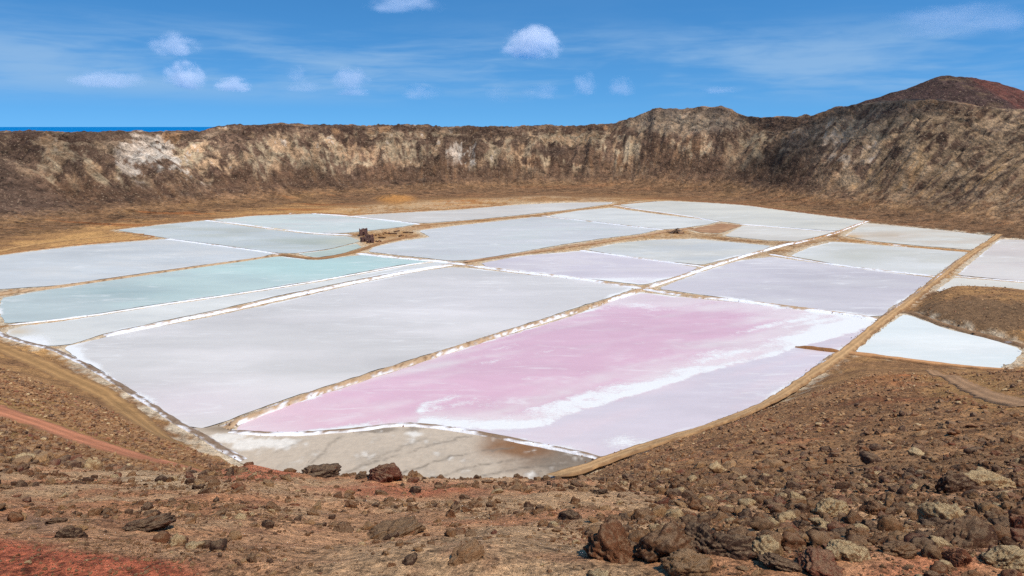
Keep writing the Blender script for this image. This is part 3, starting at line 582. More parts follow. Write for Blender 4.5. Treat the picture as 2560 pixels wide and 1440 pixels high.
for nm, P in (('mud_flat', MUD), ('dry_basin', DRY)):
    v, f, B = cdt_mesh(chaikin(P, 1), .85 if nm == 'mud_flat' else 1.8, 1.2); x, y = v.T; px, py = to_px(x, y, 0*x); ed = seg_dist(x, y, B[::2], True); nn = fbm(x/9, y/9, 5, 141)
    pc = np.zeros((len(v), 3)); 
    def pb(cx, cy, rx, ry): return np.exp(-((px-cx)/rx)**2-((py-cy)/ry)**2)
    if nm == 'mud_flat':
        pc[...] = C(190,176,158)[:3]; pc = mixc(pc, C(176,164,148), sstep(nn, 0, .4)*.6)
        pc = mixc(pc, C(112,96,80), sstep(px+nn*90, 1230, 1330)*.85*sstep(py, 1190, 1150)); pc = mixc(pc, C(128,86,46), np.clip(1.2*pb(1310,1118,110,30)+nn*.3, 0, 1)*sstep(px, 1120, 1230)); pc = mixc(pc, C(124,112,98), .8*sstep(nn+1.4*pb(1000,1072,330,12), .6, 1.1)); pc = mixc(pc, C(120,108,94), .8*sstep(px+nn*60, 1330, 1400))
        pc = mixc(pc, C(226,222,214), sstep(pb(640,1112,110,20)+pb(560,1095,60,14)+.8*pb(1040,1085,70,10)+nn*.9+fbm(x/2, y/5, 4, 147)*.6, .35, 1.0)*.9); pc = mixc(pc, C(132,114,92), pb(560,1072,60,9)*.9)
        for ln_, am in (([(860,1185),(960,1150),(1060,1122),(1150,1095),(1200,1084)], .7), ([(990,1190),(1080,1158),(1180,1132),(1280,1120)], .8), ([(770,1170),(800,1135),(835,1105),(850,1092)], .5), ([(1080,1196),(1190,1165),(1300,1150),(1380,1148)], .75), ([(900,1165),(990,1125),(1060,1098)], .4), ([(1200,1192),(1300,1172),(1420,1160)], .7), ([(680,1140),(720,1115),(760,1100)], .35)):
            q_ = resample(chaikin(fpoly(ln_), 2, False), 1.2); q_ = q_+np.stack([fbm(q_[:, 0]/4, q_[:, 1]/4, 4, 145), fbm(q_[:, 0]/4, q_[:, 1]/4, 4, 146)], 1)*1.4
            dl = seg_dist(x, y, q_); pc = mixc(pc, C(104,94,82), am*np.exp(-(dl/.42)**2)*sstep(nn, -.5, 0)); pc = mixc(pc, C(158,146,130), .2*am*np.exp(-dl/3.5))
    else: pc[...] = C(158,118,84)[:3]; pc = mixc(pc, C(180,140,102), sstep(nn, -.1, .4))
    link(nm, mesh_np(nm, np.column_stack([x, y, .02+.25*np.clip(ed/20, 0, 1)*(nm == 'mud_flat')]), f, M_MUD, True, pc), kind='structure')

# ---------------------------------------------------------------- banks (dikes) and roads
M_BANK = ground_mat('earth and salt bank', ((.25, .35), (1.2, .5), (4, .4)), .35, ((1.2, .25), (5, .06)))
def ribbon(P, hw, h, colf, base=None, nx=7, jit=.5, step=1.6, seed=0, flat=False):
    P = resample(chaikin(P, 1, False), step); T = np.gradient(P, axis=0); T /= np.hypot(*T.T)[:, None]+1e-9; N = np.stack([-T[:, 1], T[:, 0]], 1)
    s = np.linspace(-1, 1, nx); ln = np.arange(len(P))*step
    wv = hw*(1+.28*jit*fbm(ln/9, ln*0+seed, 4, 151)); 
    e1 = fbm(ln/4, ln*0+seed+3, 3, 152)*jit*.5; e2 = fbm(ln/4, ln*0+seed+7, 3, 153)*jit*.5
    off = s[None, :]*wv[:, None]+np.where(s < 0, -s, 0)[None, :]*e1[:, None]+np.where(s > 0, s, 0)[None, :]*e2[:, None]
    X = P[:, :1]+N[:, :1]*off; Y = P[:, 1:]+N[:, 1:]*off
    prof = (1-np.abs(s)**2.2) if not flat else (1-np.abs(s)**6)
    z = h*prof[None, :]*(1+.35*jit*fbm(X/2.2, Y/2.2, 3, 154))-(.5 if flat else .12)*(np.abs(s) > .99)[None, :]
    taper = np.clip(np.minimum(ln, ln[::-1])/4, 0, 1)[:, None]
    zb = 0 if base is None else base(X, Y)
    cols = colf(X, Y, np.broadcast_to(s, X.shape), np.broadcast_to(ln[:, None], X.shape))
    return np.stack([X, Y, zb+z*taper+.05], -1).reshape(-1, 3), grid_faces(len(P), nx), cols.reshape(-1, 3)
BR = C(186,154,118); DK = C(118,86,58); WH = C(240,238,236); OR = C(184,134,84)
def bank_col(br, white, seed):
    def f(X, Y, s, ln):
        n = fbm(X/2.4, Y/2.4, 5, 161+seed, .65)*1.2; n2 = fbm(X/22, Y/22, 3, 162+seed)
        cc = np.zeros(X.shape+(3,)); cc[...] = br[:3]; cc = mixc(cc, DK, sstep(n, .05, .4)*.8)
        return mixc(cc, WH, sstep(np.abs(s)*.9*min(1, white*2)+n*.7+n2*.9+(white-.5)*1.6, .35, .75))
    return f
BANKS = [
 ('salt crusted earth bank dividing the grey lilac pan from the pink pan', [(560,1070),(620,1046),(760,993),(900,948),(1060,897),(1230,843),(1400,791),(1540,746),(1605,723)], 2.6, 1.0, BR, .42),
 ('salt white bank between the pale lilac pan and the mauve grey pan', [(1605,723),(1700,692),(1820,652),(1925,622),(1990,606)], 2.6, .8, BR, .72),
 ('crusted bank on the far side of the pink pan', [(1605,723),(1700,738),(1850,753),(2000,772),(2120,787),(2200,800)], 2.6, .9, BR, .66),
 ('crusted bank on the far side of the grey lilac pan', [(1130,658),(1190,666),(1300,681),(1450,697),(1605,722)], 2.8, .8, BR, .66),
 ('white salt bank below the broad pale blue pan', [(893,634),(1000,645),(1130,657)], 3.0, .7, BR, .85),
 ('white and brown bank between the narrow pale pan and the grey lilac pan', [(262,840),(400,811),(540,783),(700,747),(900,703),(1040,676),(1130,662)], 3.0, .9, BR, .74),
 ('straight brown bank between the turquoise pan and the grey blue pan', [(-60,745),(0,735),(150,717),(300,696),(500,667),(640,648),(700,637)], 2.4, .9, BR, .16),
 ('thin white line of salt along the turquoise pan', [(20,813),(200,794),(400,762),(600,734),(800,702),(1000,665),(1090,653)], .9, .4, C(204,190,168), .75),
 ('thin white bank from the orange sand spit to the brown bank', [(415,597),(520,611),(620,624),(700,636)], 1.5, .5, BR, .9),
 ('thin white bank behind the blue grey pan', [(512,551),(600,560),(700,574),(790,584),(880,588)], 1.6, .5, C(210,180,120), .8),
 ('thin white bank behind the pale teal pan', [(780,534),(870,540),(960,550),(1050,561)], 1.6, .5, BR, .9),
 ('thin white bank across the far white pans', [(1355,540),(1450,551),(1560,564),(1660,575)], 1.4, .5, C(190,160,120), .75),
 ('farthest thin white bank leading to the dry basin', [(1535,514),(1600,524),(1700,537),(1800,555)], 1.3, .4, BR, .92),
 ('thin white bank from the dry basin to the wall side pans', [(1850,561),(1980,571),(2090,580)], 1.3, .4, BR, .95),
 ('thin white bank above the pale lilac pan', [(1450,626),(1560,641),(1680,657),(1760,667)], 1.4, .5, BR, .85),
 ('thin white bank above the mauve grey pan', [(1925,636),(2020,652),(2100,664),(2230,680),(2345,692)], 1.4, .5, BR, .9),
 ('orange brown bank under the wall side pan', [(2085,597),(2180,607),(2300,619),(2432,630)], 1.8, .6, OR, .25),
 ('crusted brown bank climbing to the far corner of the pans', [(1980,610),(2040,596),(2090,582),(2130,566),(2168,553)], 2.0, .6, OR, .5),
 ('thin white bank between the two pans beyond the dirt road', [(2385,691),(2470,698),(2560,705),(2760,717)], 1.2, .4, BR, .85),
 ('brown stony spit of earth reaching into the pink pan', [(2112,881),(2070,878),(2030,873),(1988,867)], 1.3, 1.2, C(150,104,64), .12),
 ('brown bank on the far side of the bright white pan', [(2262,780),(2290,788),(2370,819),(2480,846),(2560,868),(2640,890)], 2.4, 1.2, C(150,116,84), .25),
 ('salt white bank running along the road side of the pink pan', [(1540,1144),(1620,1126),(1720,1092),(1830,1052),(1920,1008),(1985,964),(2040,922),(2090,884)], 1.5, .7, C(170,140,108), .62),
 ('stony white edged bank beside the mauve grey pan', [(2205,797),(2240,770),(2290,738),(2350,690),(2400,648)], 1.6, .8, C(168,136,104), .5),
 ('dark wet earth bank round the near corner of the grey lilac pan', [(-40,812),(5,838),(60,856),(130,872),(185,897),(250,932),(330,982),(400,1027),(450,1062),(500,1085),(560,1125),(610,1150)], 1.3, .5, C(140,118,96), .48),
 ('curving salt edged bank between the pink pan and the grey mud flat', [(575,1078),(640,1085),(720,1087),(800,1083),(900,1075),(975,1064),(1050,1062),(1200,1084),(1340,1112),(1440,1132),(1510,1148)], 1.3, .7, C(140,116,92), .52),
 ('brown sandy bank along the shore of the grey blue pan', [(-60,642),(0,636),(60,628),(200,611),(415,595),(300,581)], 1.6, .6, C(160,112,70), .1),
 ('brown sandy bank along the far shore below the left wall', [(290,573),(400,560),(510,549),(640,537),(780,532),(880,537)], 1.8, .6, C(156,110,70), .12),
 ('brown sandy bank along the far shore under the wall', [(880,537),(1000,530),(1150,522),(1300,509),(1420,504),(1560,500)], 1.8, .6, C(160,114,72), .12),
 ('rust brown shore bank under the right crater wall', [(1680,500),(1760,504),(1860,511),(1940,522),(2040,535),(2165,550),(2300,567),(2500,587),(2700,600)], 2.0, .6, C(150,96,64), .12)]
for i, (label, pts, hw, h, br, wt) in enumerate(BANKS):
    cv, cf, ccl = ribbon(fpoly(pts), hw*(.8 if hw > 1.9 else .95), h, bank_col(br, wt, i), jit=.7, seed=i*3.7)
    link('earth_bank', mesh_np('earth_bank', cv, cf, M_BANK, True, ccl), label=label, cat='earth bank', group='banks dividing the salt pans')
def road_col(base):
    def f(X, Y, s, ln):
        n = fbm(X/3, Y/3, 5, 171); n2 = fbm(X/25, Y/25, 3, 172); n3 = fbm(ln/14, s*2.2, 4, 173); cc = np.zeros(X.shape+(3,)); cc[...] = base[:3]; b3 = np.array(base[:3])
        cc = mixc(cc, b3*1.35, sstep(np.exp(-((np.abs(s)-.42)/.16)**2)+n3*.6, .4, 1.0)*.85); cc = mixc(cc, b3*.7, sstep(n2+n*.4, .1, .5)*.6); cc = mixc(cc, b3*.62, sstep(np.exp(-(s/.16)**2)+n*.5, .6, 1.1)*.5)
        return mixc(cc, np.array(C(140,104,72)[:3])*.85, sstep(np.abs(s)+n*.35, .62, .95)*.8)
    return f
def drape(X, Y):
    z = ground(X, Y); return np.where(z < 1.2, np.maximum(z, .3), z)+.12
for k, (P, hw, base) in ROADS.items():
    cv, cf, ccl = ribbon(P, hw, .12 if k in ('shore', 'red', 'track') else .3, road_col(base), drape, 15, 1.1, 1.5, len(k)*2.1, flat=True)
    link('dirt_road', mesh_np('dirt_road', cv, cf, M_BANK, True, ccl), kind='structure')

# ---------------------------------------------------------------- rocks
import bmesh
def rock_mesh(name, seed, sub, mat, flat=1.0, rough=.16, nplane=14):
    bm = bmesh.new(); bmesh.ops.create_icosphere(bm, subdivisions=sub, radius=1.0); me = bpy.data.meshes.new(name)
    v = np.array([q_.co[:] for q_ in bm.verts]); r = np.random.default_rng(seed)
    nrm = r.normal(size=(nplane, 3)); nrm /= np.linalg.norm(nrm, axis=1)[:, None]; d = r.uniform(.62, 1.0, nplane)
    dots = v@nrm.T; rad = np.where(dots > .05, d/np.maximum(dots, .05), 9).min(1); rad = np.minimum(rad, 1.12)
    o = r.uniform(0, 90, 6)
    for f_, am in ((1.3, rough*1.2), (3.1, rough*.8), (7.0, rough*.5), (15., rough*.25)):
        rad = rad+am*1.25*(fbm(v[:, 0]*f_+o[0], v[:, 1]*f_+v[:, 2]*f_*.7+o[1], 2, 201)+fbm(v[:, 2]*f_+o[2], v[:, 0]*f_*.6-v[:, 1]*f_+o[3], 2, 202))*.6
    rad = rad+rough*.55*(ridged(v[:, 0]*2.1+o[4], v[:, 1]*2.1+v[:, 2]*1.7+o[5], 4, 203)-.2)+rough*.3*(ridged(v[:, 2]*4.3+o[1], v[:, 0]*4.1-v[:, 1]*3.7+o[3], 3, 204)-.2)
    v = v*rad[:, None]*np.array([1, .85, .72*flat]); v[:, 2] = np.where(v[:, 2] < -.35, -.35+(v[:, 2]+.35)*.3, v[:, 2])
    for q_, p_ in zip(bm.verts, v): q_.co = p_
    bm.to_mesh(me); bm.free(); me.materials.append(mat)
    me.polygons.foreach_set('use_smooth', np.full(len(me.polygons), sub >= 3)); return me
def rock_mat(name, cols, lichen=None, scale=1.0):
    m, t, b, o = new_mat(name); tc_ = t.node('ShaderNodeTexCoord').outputs['Object']; ge = t.node('ShaderNodeNewGeometry'); rnd = t.node('ShaderNodeObjectInfo').outputs['Random']
    sh = t.node('ShaderNodeVectorMath', operation='ADD', ins={0: tc_}); t.l.new(t.node('ShaderNodeCombineXYZ', ins={0: t.math('MULTIPLY', rnd, 50.0), 1: t.math('MULTIPLY', rnd, 31.0), 2: rnd}).outputs[0], sh.inputs[1]); v = sh.outputs[0]
    cr = t.node('ShaderNodeValToRGB'); e = cr.color_ramp.elements; e[0].color = cols[0]; e[1].color = cols[-1]
    for k, cl in enumerate(cols[1:-1]): q_ = e.new((k+1)/(len(cols)-1)); q_.color = cl
    t.l.new(rnd, cr.inputs[0])
    f = t.math('ADD', .30, t.math('MULTIPLY', t.noise(v, 2.2*scale, 7, .72), 1.5)); colr = t.mix(1.0, cr.outputs[0], t.node('ShaderNodeCombineColor', ins={0: f, 1: f, 2: f}).outputs[0], 'MULTIPLY')
    colr = t.mix(t.math('MULTIPLY', t.ramp(t.noise(v, 5*scale, 5, .7), .56, .68), .6), colr, C(206, 166, 124)); colr = t.mix(t.math('MULTIPLY', t.ramp(t.noise(v, 3.3*scale, 4, .7, .5), .58, .68), .6), colr, C(150, 90, 58))
    up = t.node('ShaderNodeSeparateXYZ', ins={0: ge.outputs['Normal']}).outputs[2]
    if lichen:
        lm = t.ramp(t.math('ADD', t.math('ADD', up, 0.0), t.math('MULTIPLY', t.math('SUBTRACT', t.noise(v, 5.5, 7, .8, .6), .5), 3.6)), .55, .95); colr = t.mix(t.math('MULTIPLY', lm, .92), colr, lichen)
    else:
        colr = t.mix(t.math('MULTIPLY', t.ramp(t.math('ADD', up, t.math('SUBTRACT', t.noise(v, 4, 5, .7), .5)), .7, 1.1), .5), colr, C(196, 160, 120))
    t.l.new(colr, b.inputs['Base Color']); b.inputs['Roughness'].default_value = .92; b.inputs['Specular IOR Level'].default_value = .2
    b1 = t.node('ShaderNodeBump', ins={'Strength': 1.0, 'Distance': .22, 'Height': t.noise(v, 4, 9, .75)}); b2 = t.node('ShaderNodeBump', ins={'Strength': .8, 'Distance': .07, 'Height': t.noise(v, 18, 5, .75)}); t.l.new(b1.outputs[0], b2.inputs['Normal']); t.l.new(b2.outputs[0], b.inputs['Normal']); return m
M_ROCK = rock_mat('brown lava rock', [C(122,82,54), C(146,104,68), C(130,82,52), C(182,138,92), C(108,76,56)])
M_LICH = rock_mat('lichen capped rock', [C(150,110,74), C(170,130,88)], lichen=C(228,194,142))
M_RED = rock_mat('rust red lava rock', [C(136,78,54), C(122,72,54), C(156,98,66)])
M_DARK = rock_mat('dark basalt rock', [C(102,70,50), C(86,62,48)])
def near_hit(x, y, lo=.9, hi=40.0):
    a = np.full(3000, float(AZ(x, y))); Y = np.exp(np.linspace(np.log(lo), np.log(hi), 3000)); X = a*Y; z = ground(X, Y); T = (H-z)/Y; t = float(TPX(y))
    k = np.nonzero((T <= t) & (Y < 24))[0]; k = k[0] if len(k) else int(np.argmin(np.where((Y > 10) & (Y < 22), T, 9))); return X[k], Y[k], z[k]
def avg_slope_rot(x, y):
    e = .25; z = ground(np.array([x-e, x+e, x, x]), np.array([y, y, y-e, y+e])); return math.atan2(z[3]-z[2], 2*e), -math.atan2(z[1]-z[0], 2*e)
HT = {k: [rock_mesh('boulder', 300+i+37*j, 5, m_, fl, .15) for i, fl in enumerate((1.0, .85, 1.1, .7))] for j, (k, m_) in enumerate((('rock', M_ROCK), ('lichen', M_LICH), ('red', M_RED), ('dark', M_DARK)))}
HERO = [  # photo x of centre, row of base, width px, height px, kind, label
 (1535,1402,180,130,'rock','large cracked brown boulder split in two, taller half beside the gravel patch'),
 (1668,1394,190,140,'rock','large cracked brown boulder split in two, smooth wide half'),
 (1765,1378,120,95,'dark','broken slab leaning on the large cracked boulder'),
 (787,1190,104,64,'dark','round dark boulder on the brink above the grey mud flat'),
 (957,1202,90,64,'red','craggy rust brown boulder on the brink above the grey mud flat'),
 (902,1196,34,22,'dark','small dark stone between the two boulders on the brink'),
 (1030,1206,36,18,'red','low reddish stone just past the craggy boulder on the brink'),
 (618,1163,22,18,'red','small red stone on the brink where the tracks meet the slope'),
 (492,1223,32,20,'dark','small round dark stone on the pale sandy patch'),
 (2500,1222,112,74,'lichen','large round boulder capped with pale lichen, high on the right slope'),
 (2405,1228,92,76,'dark','dark boulder with its shaded hollow, beside the lichen boulder'),
 (2455,1205,70,40,'rock','flat brown stone between the dark boulder and the lichen boulder'),
 (2088,1292,86,62,'lichen','domed boulder with cream lichen crown above a smaller oval stone'),
 (2086,1330,66,44,'lichen','oval stone with striped pale lichen below the domed boulder'),
 (2385,1312,130,82,'lichen','big tan and cream lichened boulder over a deep shadow'),
 (2340,1282,66,46,'lichen','pale lichened stone touching the big tan boulder'),
 (1918,1395,96,88,'lichen','tan boulder with a white lichen streak beside dark stones'),
 (1835,1392,130,84,'dark','broad dark boulder left of the white streaked tan boulder'),
 (2450,1372,165,86,'dark','long dark slab in red soil near the bottom corner'),
 (2265,1395,104,72,'rock','knobbly brown boulder below the big tan boulder'),
 (2400,1412,60,62,'red','upright reddish stone in front of the long dark slab'),
 (2000,1268,56,38,'rock','smooth brown dome shaped stone on open gravel'),
 (2160,1352,60,46,'rock','brown stone wedged beside the oval lichen stone'),
 (2010,1322,56,52,'dark','dark wedge of rock left of the oval lichen stone'),
 (2130,1400,100,62,'lichen','low cream topped stone near the bottom edge'),
 (2190,1285,70,44,'rock','purple brown stone above the lichened pair'),
 (1735,1455,120,70,'rock','cut off brown boulder at the bottom edge, below the cracked boulder'),
 (1960,1425,110,62,'dark','knobbly dark boulder below the white streaked tan boulder'),
 (2540,1425,110,70,'lichen','yellow lichened boulder in the bottom corner'),
 (2070,1440,120,60,'red','reddish boulder at the bottom edge among dark stones'),
 (168,1345,60,44,'dark','grey boulder with a black hollow at the edge of the red soil'),
 (130,1308,50,30,'dark','dark stone just above the grey boulder by the red soil'),
 (52,1178,34,28,'dark','dark upright stone on the skyline of the near slope, far left'),
 (345,1325,120,44,'dark','flat grey slab lying in tan gravel'),
 (980,1345,150,60,'rock','wide low brown outcrop breaking through the gravel in the centre'),
 (850,1330,60,36,'rock','brown stone just left of the wide low outcrop'),
 (675,1275,50,26,'rock','isolated brown stone on the gravel below the round dark boulder'),
 (1170,1405,90,40,'rock','low brown stone in gravel short of the cracked boulder'),
 (1425,1300,60,34,'dark','dark stone on the gravel behind the cracked boulder'),
 (1500,1235,44,28,'dark','small dark stone near the lower end of the dirt road'),
 (2590,1330,90,80,'red','red brown boulder half out of the picture on the right slope')]
placed = []
for i, (px, py, wp, hp, kd, label) in enumerate(HERO):
    X, Y, z = near_hit(px, min(py, 1436)); dist = math.sqrt(X*X+Y*Y+(H-z)**2); sc_ = Y*CP+(H-z)*SP; ww = wp/F*sc_; hh = hp/F*sc_
    me = HT[kd][i % 4]; rx, ry = avg_slope_rot(X, Y); r_ = random.Random(i*7+1)
    o = link('boulder', me, label=label, cat='boulder', group='boulders on the near slope', loc=(X, Y+ww*.25, ground(np.array([X]), np.array([Y+ww*.25]))[0]+hh*.12), rot=(rx*.5+r_.uniform(-.15, .15), ry*.5+r_.uniform(-.15, .15), r_.uniform(0, 6.28)))
    o.scale = (ww*.50, ww*.50, hh*.60); placed.append((X, Y, ww))
# ---- stones: size follows a power law; the largest seen stand alone, the rest is scree
N = 190000; rg = np.random.default_rng(11)
a = rg.uniform(-1.0, 1.0, N); Y = np.exp(rg.uniform(np.log(1.9), np.log(230), N)); X = a*Y
z, _, p, _, _, _, fl, dr, slp = ground(X, Y, True); px, py = to_px(X, Y, z)
clump = sstep(fbm(X/2.4, Y/2.4, 4, 212), -.05, .35); dens = (.08+.75*clump)*(1-sstep(a, 0, .4))+(.55+.4*clump)*sstep(a, 0, .4)+.15*fbm(X/9, Y/9, 3, 211)
dens = np.where(Y > 35, .55+.6*fbm(X/14, Y/14, 3, 213)+.45*(a < -.3), dens)
redz = np.exp(-(((px-60)/520)**2+((py-1440)/100)**2)) > .35
keep = (rg.uniform(size=N) < dens) & (slp > .25) & (dr > 1.5) & (px > -60) & (px < 2620)
pxs = 2.9*rg.uniform(size=N)**-.52*np.where(Y < 30, 1+.9*sstep(a, 0, .5), .95+.7*(a < -.3)); S = pxs*Y/F; S = np.minimum(S, np.where(Y > 35, 1.1, .04+.016*Y+.05*sstep(a, 0, .4)))
keep &= ~((Y < 12) & redz & (S > .02*Y**.5))
for (hx, hy, hw_) in placed: keep &= np.hypot(X-hx, Y-hy) > hw_*.5+S*.4
idx = np.nonzero(keep)[0]; app = S[idx]/Y[idx]; order = idx[np.argsort(-app)]
order = order[(py[order] < 1450)]
SM = {k: [rock_mesh('stone', 500+i+41*j, 3, m_, fl, .2, 12) for i, fl in enumerate((1.0, .8, 1.15, .65, .9))] for j, (k, m_) in enumerate((('rock', M_ROCK), ('lichen', M_LICH), ('red', M_RED), ('dark', M_DARK)))}
SHORT = {0: 'taller half of the cracked boulder', 1: 'wide half of the cracked boulder', 2: 'broken slab on the cracked boulder', 3: 'round dark boulder on the brink', 4: 'craggy rust boulder on the brink', 8: 'round stone on the sandy patch', 9: 'large round lichen boulder', 10: 'dark boulder with a hollow', 12: 'domed lichen boulder', 13: 'oval lichen stone', 14: 'big tan lichened boulder', 16: 'white streaked tan boulder', 17: 'broad dark boulder', 18: 'long dark slab in red soil', 19: 'knobbly brown boulder', 20: 'upright reddish stone', 21: 'smooth brown dome', 24: 'low cream topped stone', 25: 'purple brown stone', 30: 'grey boulder by the red soil', 33: 'flat grey slab', 34: 'wide low outcrop', 36: 'isolated stone on the gravel', 38: 'dark stone behind the cracked boulder', 39: 'small dark stone by the dirt road', 37: 'low stone short of the cracked boulder'}
KN = {'rock': 'brown lava stone', 'dark': 'dark basalt stone', 'red': 'rust red stone', 'lichen': 'pale lichened stone'}
ORD = ['nearest', 'second nearest', 'third nearest', 'fourth nearest', 'fifth nearest', 'sixth nearest', 'seventh nearest', 'eighth nearest', 'ninth nearest', 'tenth nearest', 'eleventh nearest', 'twelfth nearest', 'thirteenth nearest', 'fourteenth nearest', 'fifteenth nearest', 'sixteenth nearest', 'seventeenth nearest', 'eighteenth nearest', 'nineteenth nearest', 'twentieth nearest']
CNT = ['first', 'second', 'third', 'fourth', 'fifth', 'sixth', 'seventh', 'eighth', 'ninth', 'tenth', 'eleventh', 'twelfth', 'thirteenth', 'fourteenth', 'fifteenth', 'sixteenth', 'seventeenth', 'eighteenth', 'nineteenth', 'twentieth', 'twenty first', 'twenty second', 'twenty third', 'twenty fourth', 'twenty fifth', 'twenty sixth', 'twenty seventh', 'twenty eighth', 'twenty ninth', 'thirtieth', 'thirty first', 'thirty second', 'thirty third', 'thirty fourth', 'thirty fifth', 'thirty sixth', 'thirty seventh', 'thirty eighth']
NI = 258; lone = []; groups_ = {}
for k in order[:NI]:
    kd = ('rock', 'rock', 'dark', 'rock', 'red', 'lichen', 'rock', 'dark', 'rock', 'rock')[int(rg.integers(10))]
    if Y[k] > 26: key = (kd, 'low', 'low'); dd_ = px[k]
    else:
        ds = {h: math.hypot(px[k]-HERO[h][0], (py[k]-HERO[h][1])*1.3) for h in SHORT}; h = min(ds, key=ds.get); dx, dy = px[k]-HERO[h][0], py[k]-HERO[h][1]; dd_ = ds[h]
        key = (kd, h, ('left of' if dx < 0 else 'right of') if abs(dx) > abs(dy)*1.3 else ('behind' if dy < 0 else 'in front of'))
    groups_.setdefault(key, []).append((dd_, k)); lone.append((k, kd, key))
labels_ = {}
for key, lst in groups_.items():
    for r_, (dd_, k) in enumerate(sorted(lst)):
        if key[1] == 'low': labels_[k] = (CNT[min(r_, 37)]+' large '+KN[key[0]]+' from the left on the lower slope beyond the brink')
        else: labels_[k] = (ORD[min(r_, 19)]+' '+KN[key[0]]+' '+key[2]+' the '+SHORT[key[1]])
for k, kd, key in lone:
    gname = 'large loose stones on the lower slope' if key[1] == 'low' else 'large loose stones on the near slope'
    o = link('stone', SM[kd][int(rg.integers(5))], label=labels_[k], cat='stone', group=gname, loc=(X[k], Y[k], z[k]+S[k]*.12), rot=(rg.uniform(-.4, .4), rg.uniform(-.4, .4), rg.uniform(0, 6.28)))
    o.scale = (S[k]*.55, S[k]*.55, S[k]*.55*rg.uniform(.7, 1.1))
rest = order[NI:]
tcol = bpy.data.collections.new('stone templates')
for j, (nm, m_) in enumerate((('a', M_ROCK), ('b', M_ROCK), ('c', M_DARK), ('d', M_RED), ('e', M_LICH), ('f', M_ROCK))):
    tcol.objects.link(bpy.data.objects.new('stone_template_'+nm, rock_mesh('stone', 700+j, 2, m_, (1, .8, 1.1, .7, .9, .6)[j], .18, 10)))
pm = bpy.data.meshes.new('scree'); pm.vertices.add(len(rest)); pm.vertices.foreach_set('co', np.column_stack([X[rest], Y[rest], z[rest]+S[rest]*.1]).astype(np.float32).ravel())
def vec_attr(nm, arr): at = pm.attributes.new(nm, 'FLOAT_VECTOR', 'POINT'); at.data.foreach_set('vector', np.asarray(arr, np.float32).ravel())
nr_ = len(rest); vec_attr('rot', np.column_stack([rg.uniform(-.5, .5, nr_), rg.uniform(-.5, .5, nr_), rg.uniform(0, 6.28, nr_)])); sc3 = S[rest]*.55; vec_attr('scl', np.column_stack([sc3, sc3*rg.uniform(.7, 1, nr_), sc3*rg.uniform(.6, 1.1, nr_)]))
at = pm.attributes.new('pick', 'INT', 'POINT'); at.data.foreach_set('value', rg.choice(6, nr_, p=(.34, .28, .1, .06, .04, .18)).astype(np.int32))
scree = link('scree', pm, kind='stuff', label='loose brown lava scree covering the near slopes')
gn = bpy.data.node_groups.new('scatter stones', 'GeometryNodeTree'); gn.interface.new_socket('Geometry', in_out='INPUT', socket_type='NodeSocketGeometry'); gn.interface.new_socket('Geometry', in_out='OUTPUT', socket_type='NodeSocketGeometry')
G = NT(gn); gi = G.node('NodeGroupInput'); go = G.node('NodeGroupOutput'); iop = G.node('GeometryNodeInstanceOnPoints'); ci = G.node('GeometryNodeCollectionInfo')
ci.inputs['Collection'].default_value = tcol; ci.inputs['Separate Children'].default_value = True; ci.inputs['Reset Children'].default_value = True
def named(nm, ty): n_ = G.node('GeometryNodeInputNamedAttribute', data_type=ty); n_.inputs['Name'].default_value = nm; return n_.outputs[0]
e2r = G.node('FunctionNodeEulerToRotation'); G.l.new(named('rot', 'FLOAT_VECTOR'), e2r.inputs[0])
G.l.new(gi.outputs[0], iop.inputs['Points']); G.l.new(ci.outputs[0], iop.inputs['Instance']); iop.inputs['Pick Instance'].default_value = True; G.l.new(named('pick', 'INT'), iop.inputs['Instance Index'])
G.l.new(e2r.outputs[0], iop.inputs['Rotation']); G.l.new(named('scl', 'FLOAT_VECTOR'), iop.inputs['Scale']); G.l.new(iop.outputs[0], go.inputs[0])
md_ = scree.modifiers.new('scatter', 'NODES'); md_.node_group = gn

# ---- stones and salt clods lining the banks and roads
def scatter_obj(name, label, P3, siz, picks, col_):
    n_ = len(P3); pm_ = bpy.data.meshes.new(name); pm_.vertices.add(n_); pm_.vertices.foreach_set('co', np.asarray(P3, np.float32).ravel())
    for nm_, arr in (('rot', np.column_stack([rg.uniform(-.5, .5, n_), rg.uniform(-.5, .5, n_), rg.uniform(0, 6.28, n_)])), ('scl', np.column_stack([siz, siz*rg.uniform(.7, 1, n_), siz*rg.uniform(.6, 1.1, n_)]))):
        a_ = pm_.attributes.new(nm_, 'FLOAT_VECTOR', 'POINT'); a_.data.foreach_set('vector', np.asarray(arr, np.float32).ravel())
    a_ = pm_.attributes.new('pick', 'INT', 'POINT'); a_.data.foreach_set('value', np.asarray(picks, np.int32)); o_ = link(name, pm_, kind='stuff', label=label); o_.modifiers.new('scatter', 'NODES').node_group = gn; return o_
pts = []; sz = []
for (label, pp_, hw, h, br, wt) in BANKS:
    P = resample(fpoly(pp_), 1.5); n_ = len(P); k = rg.integers(0, n_, int(n_*(1.3 if hw > 1.6 else .4))); off = rg.uniform(-1.15, 1.15, len(k)); T = np.gradient(P, axis=0); T /= np.hypot(*T.T)[:, None]+1e-9
    pts.append(np.column_stack([P[k, 0]-T[k, 1]*off*hw, P[k, 1]+T[k, 0]*off*hw, np.maximum(.05, h*(1-np.abs(off)**2.2))])); sz.append(.10+.20*rg.uniform(size=len(k))**2)
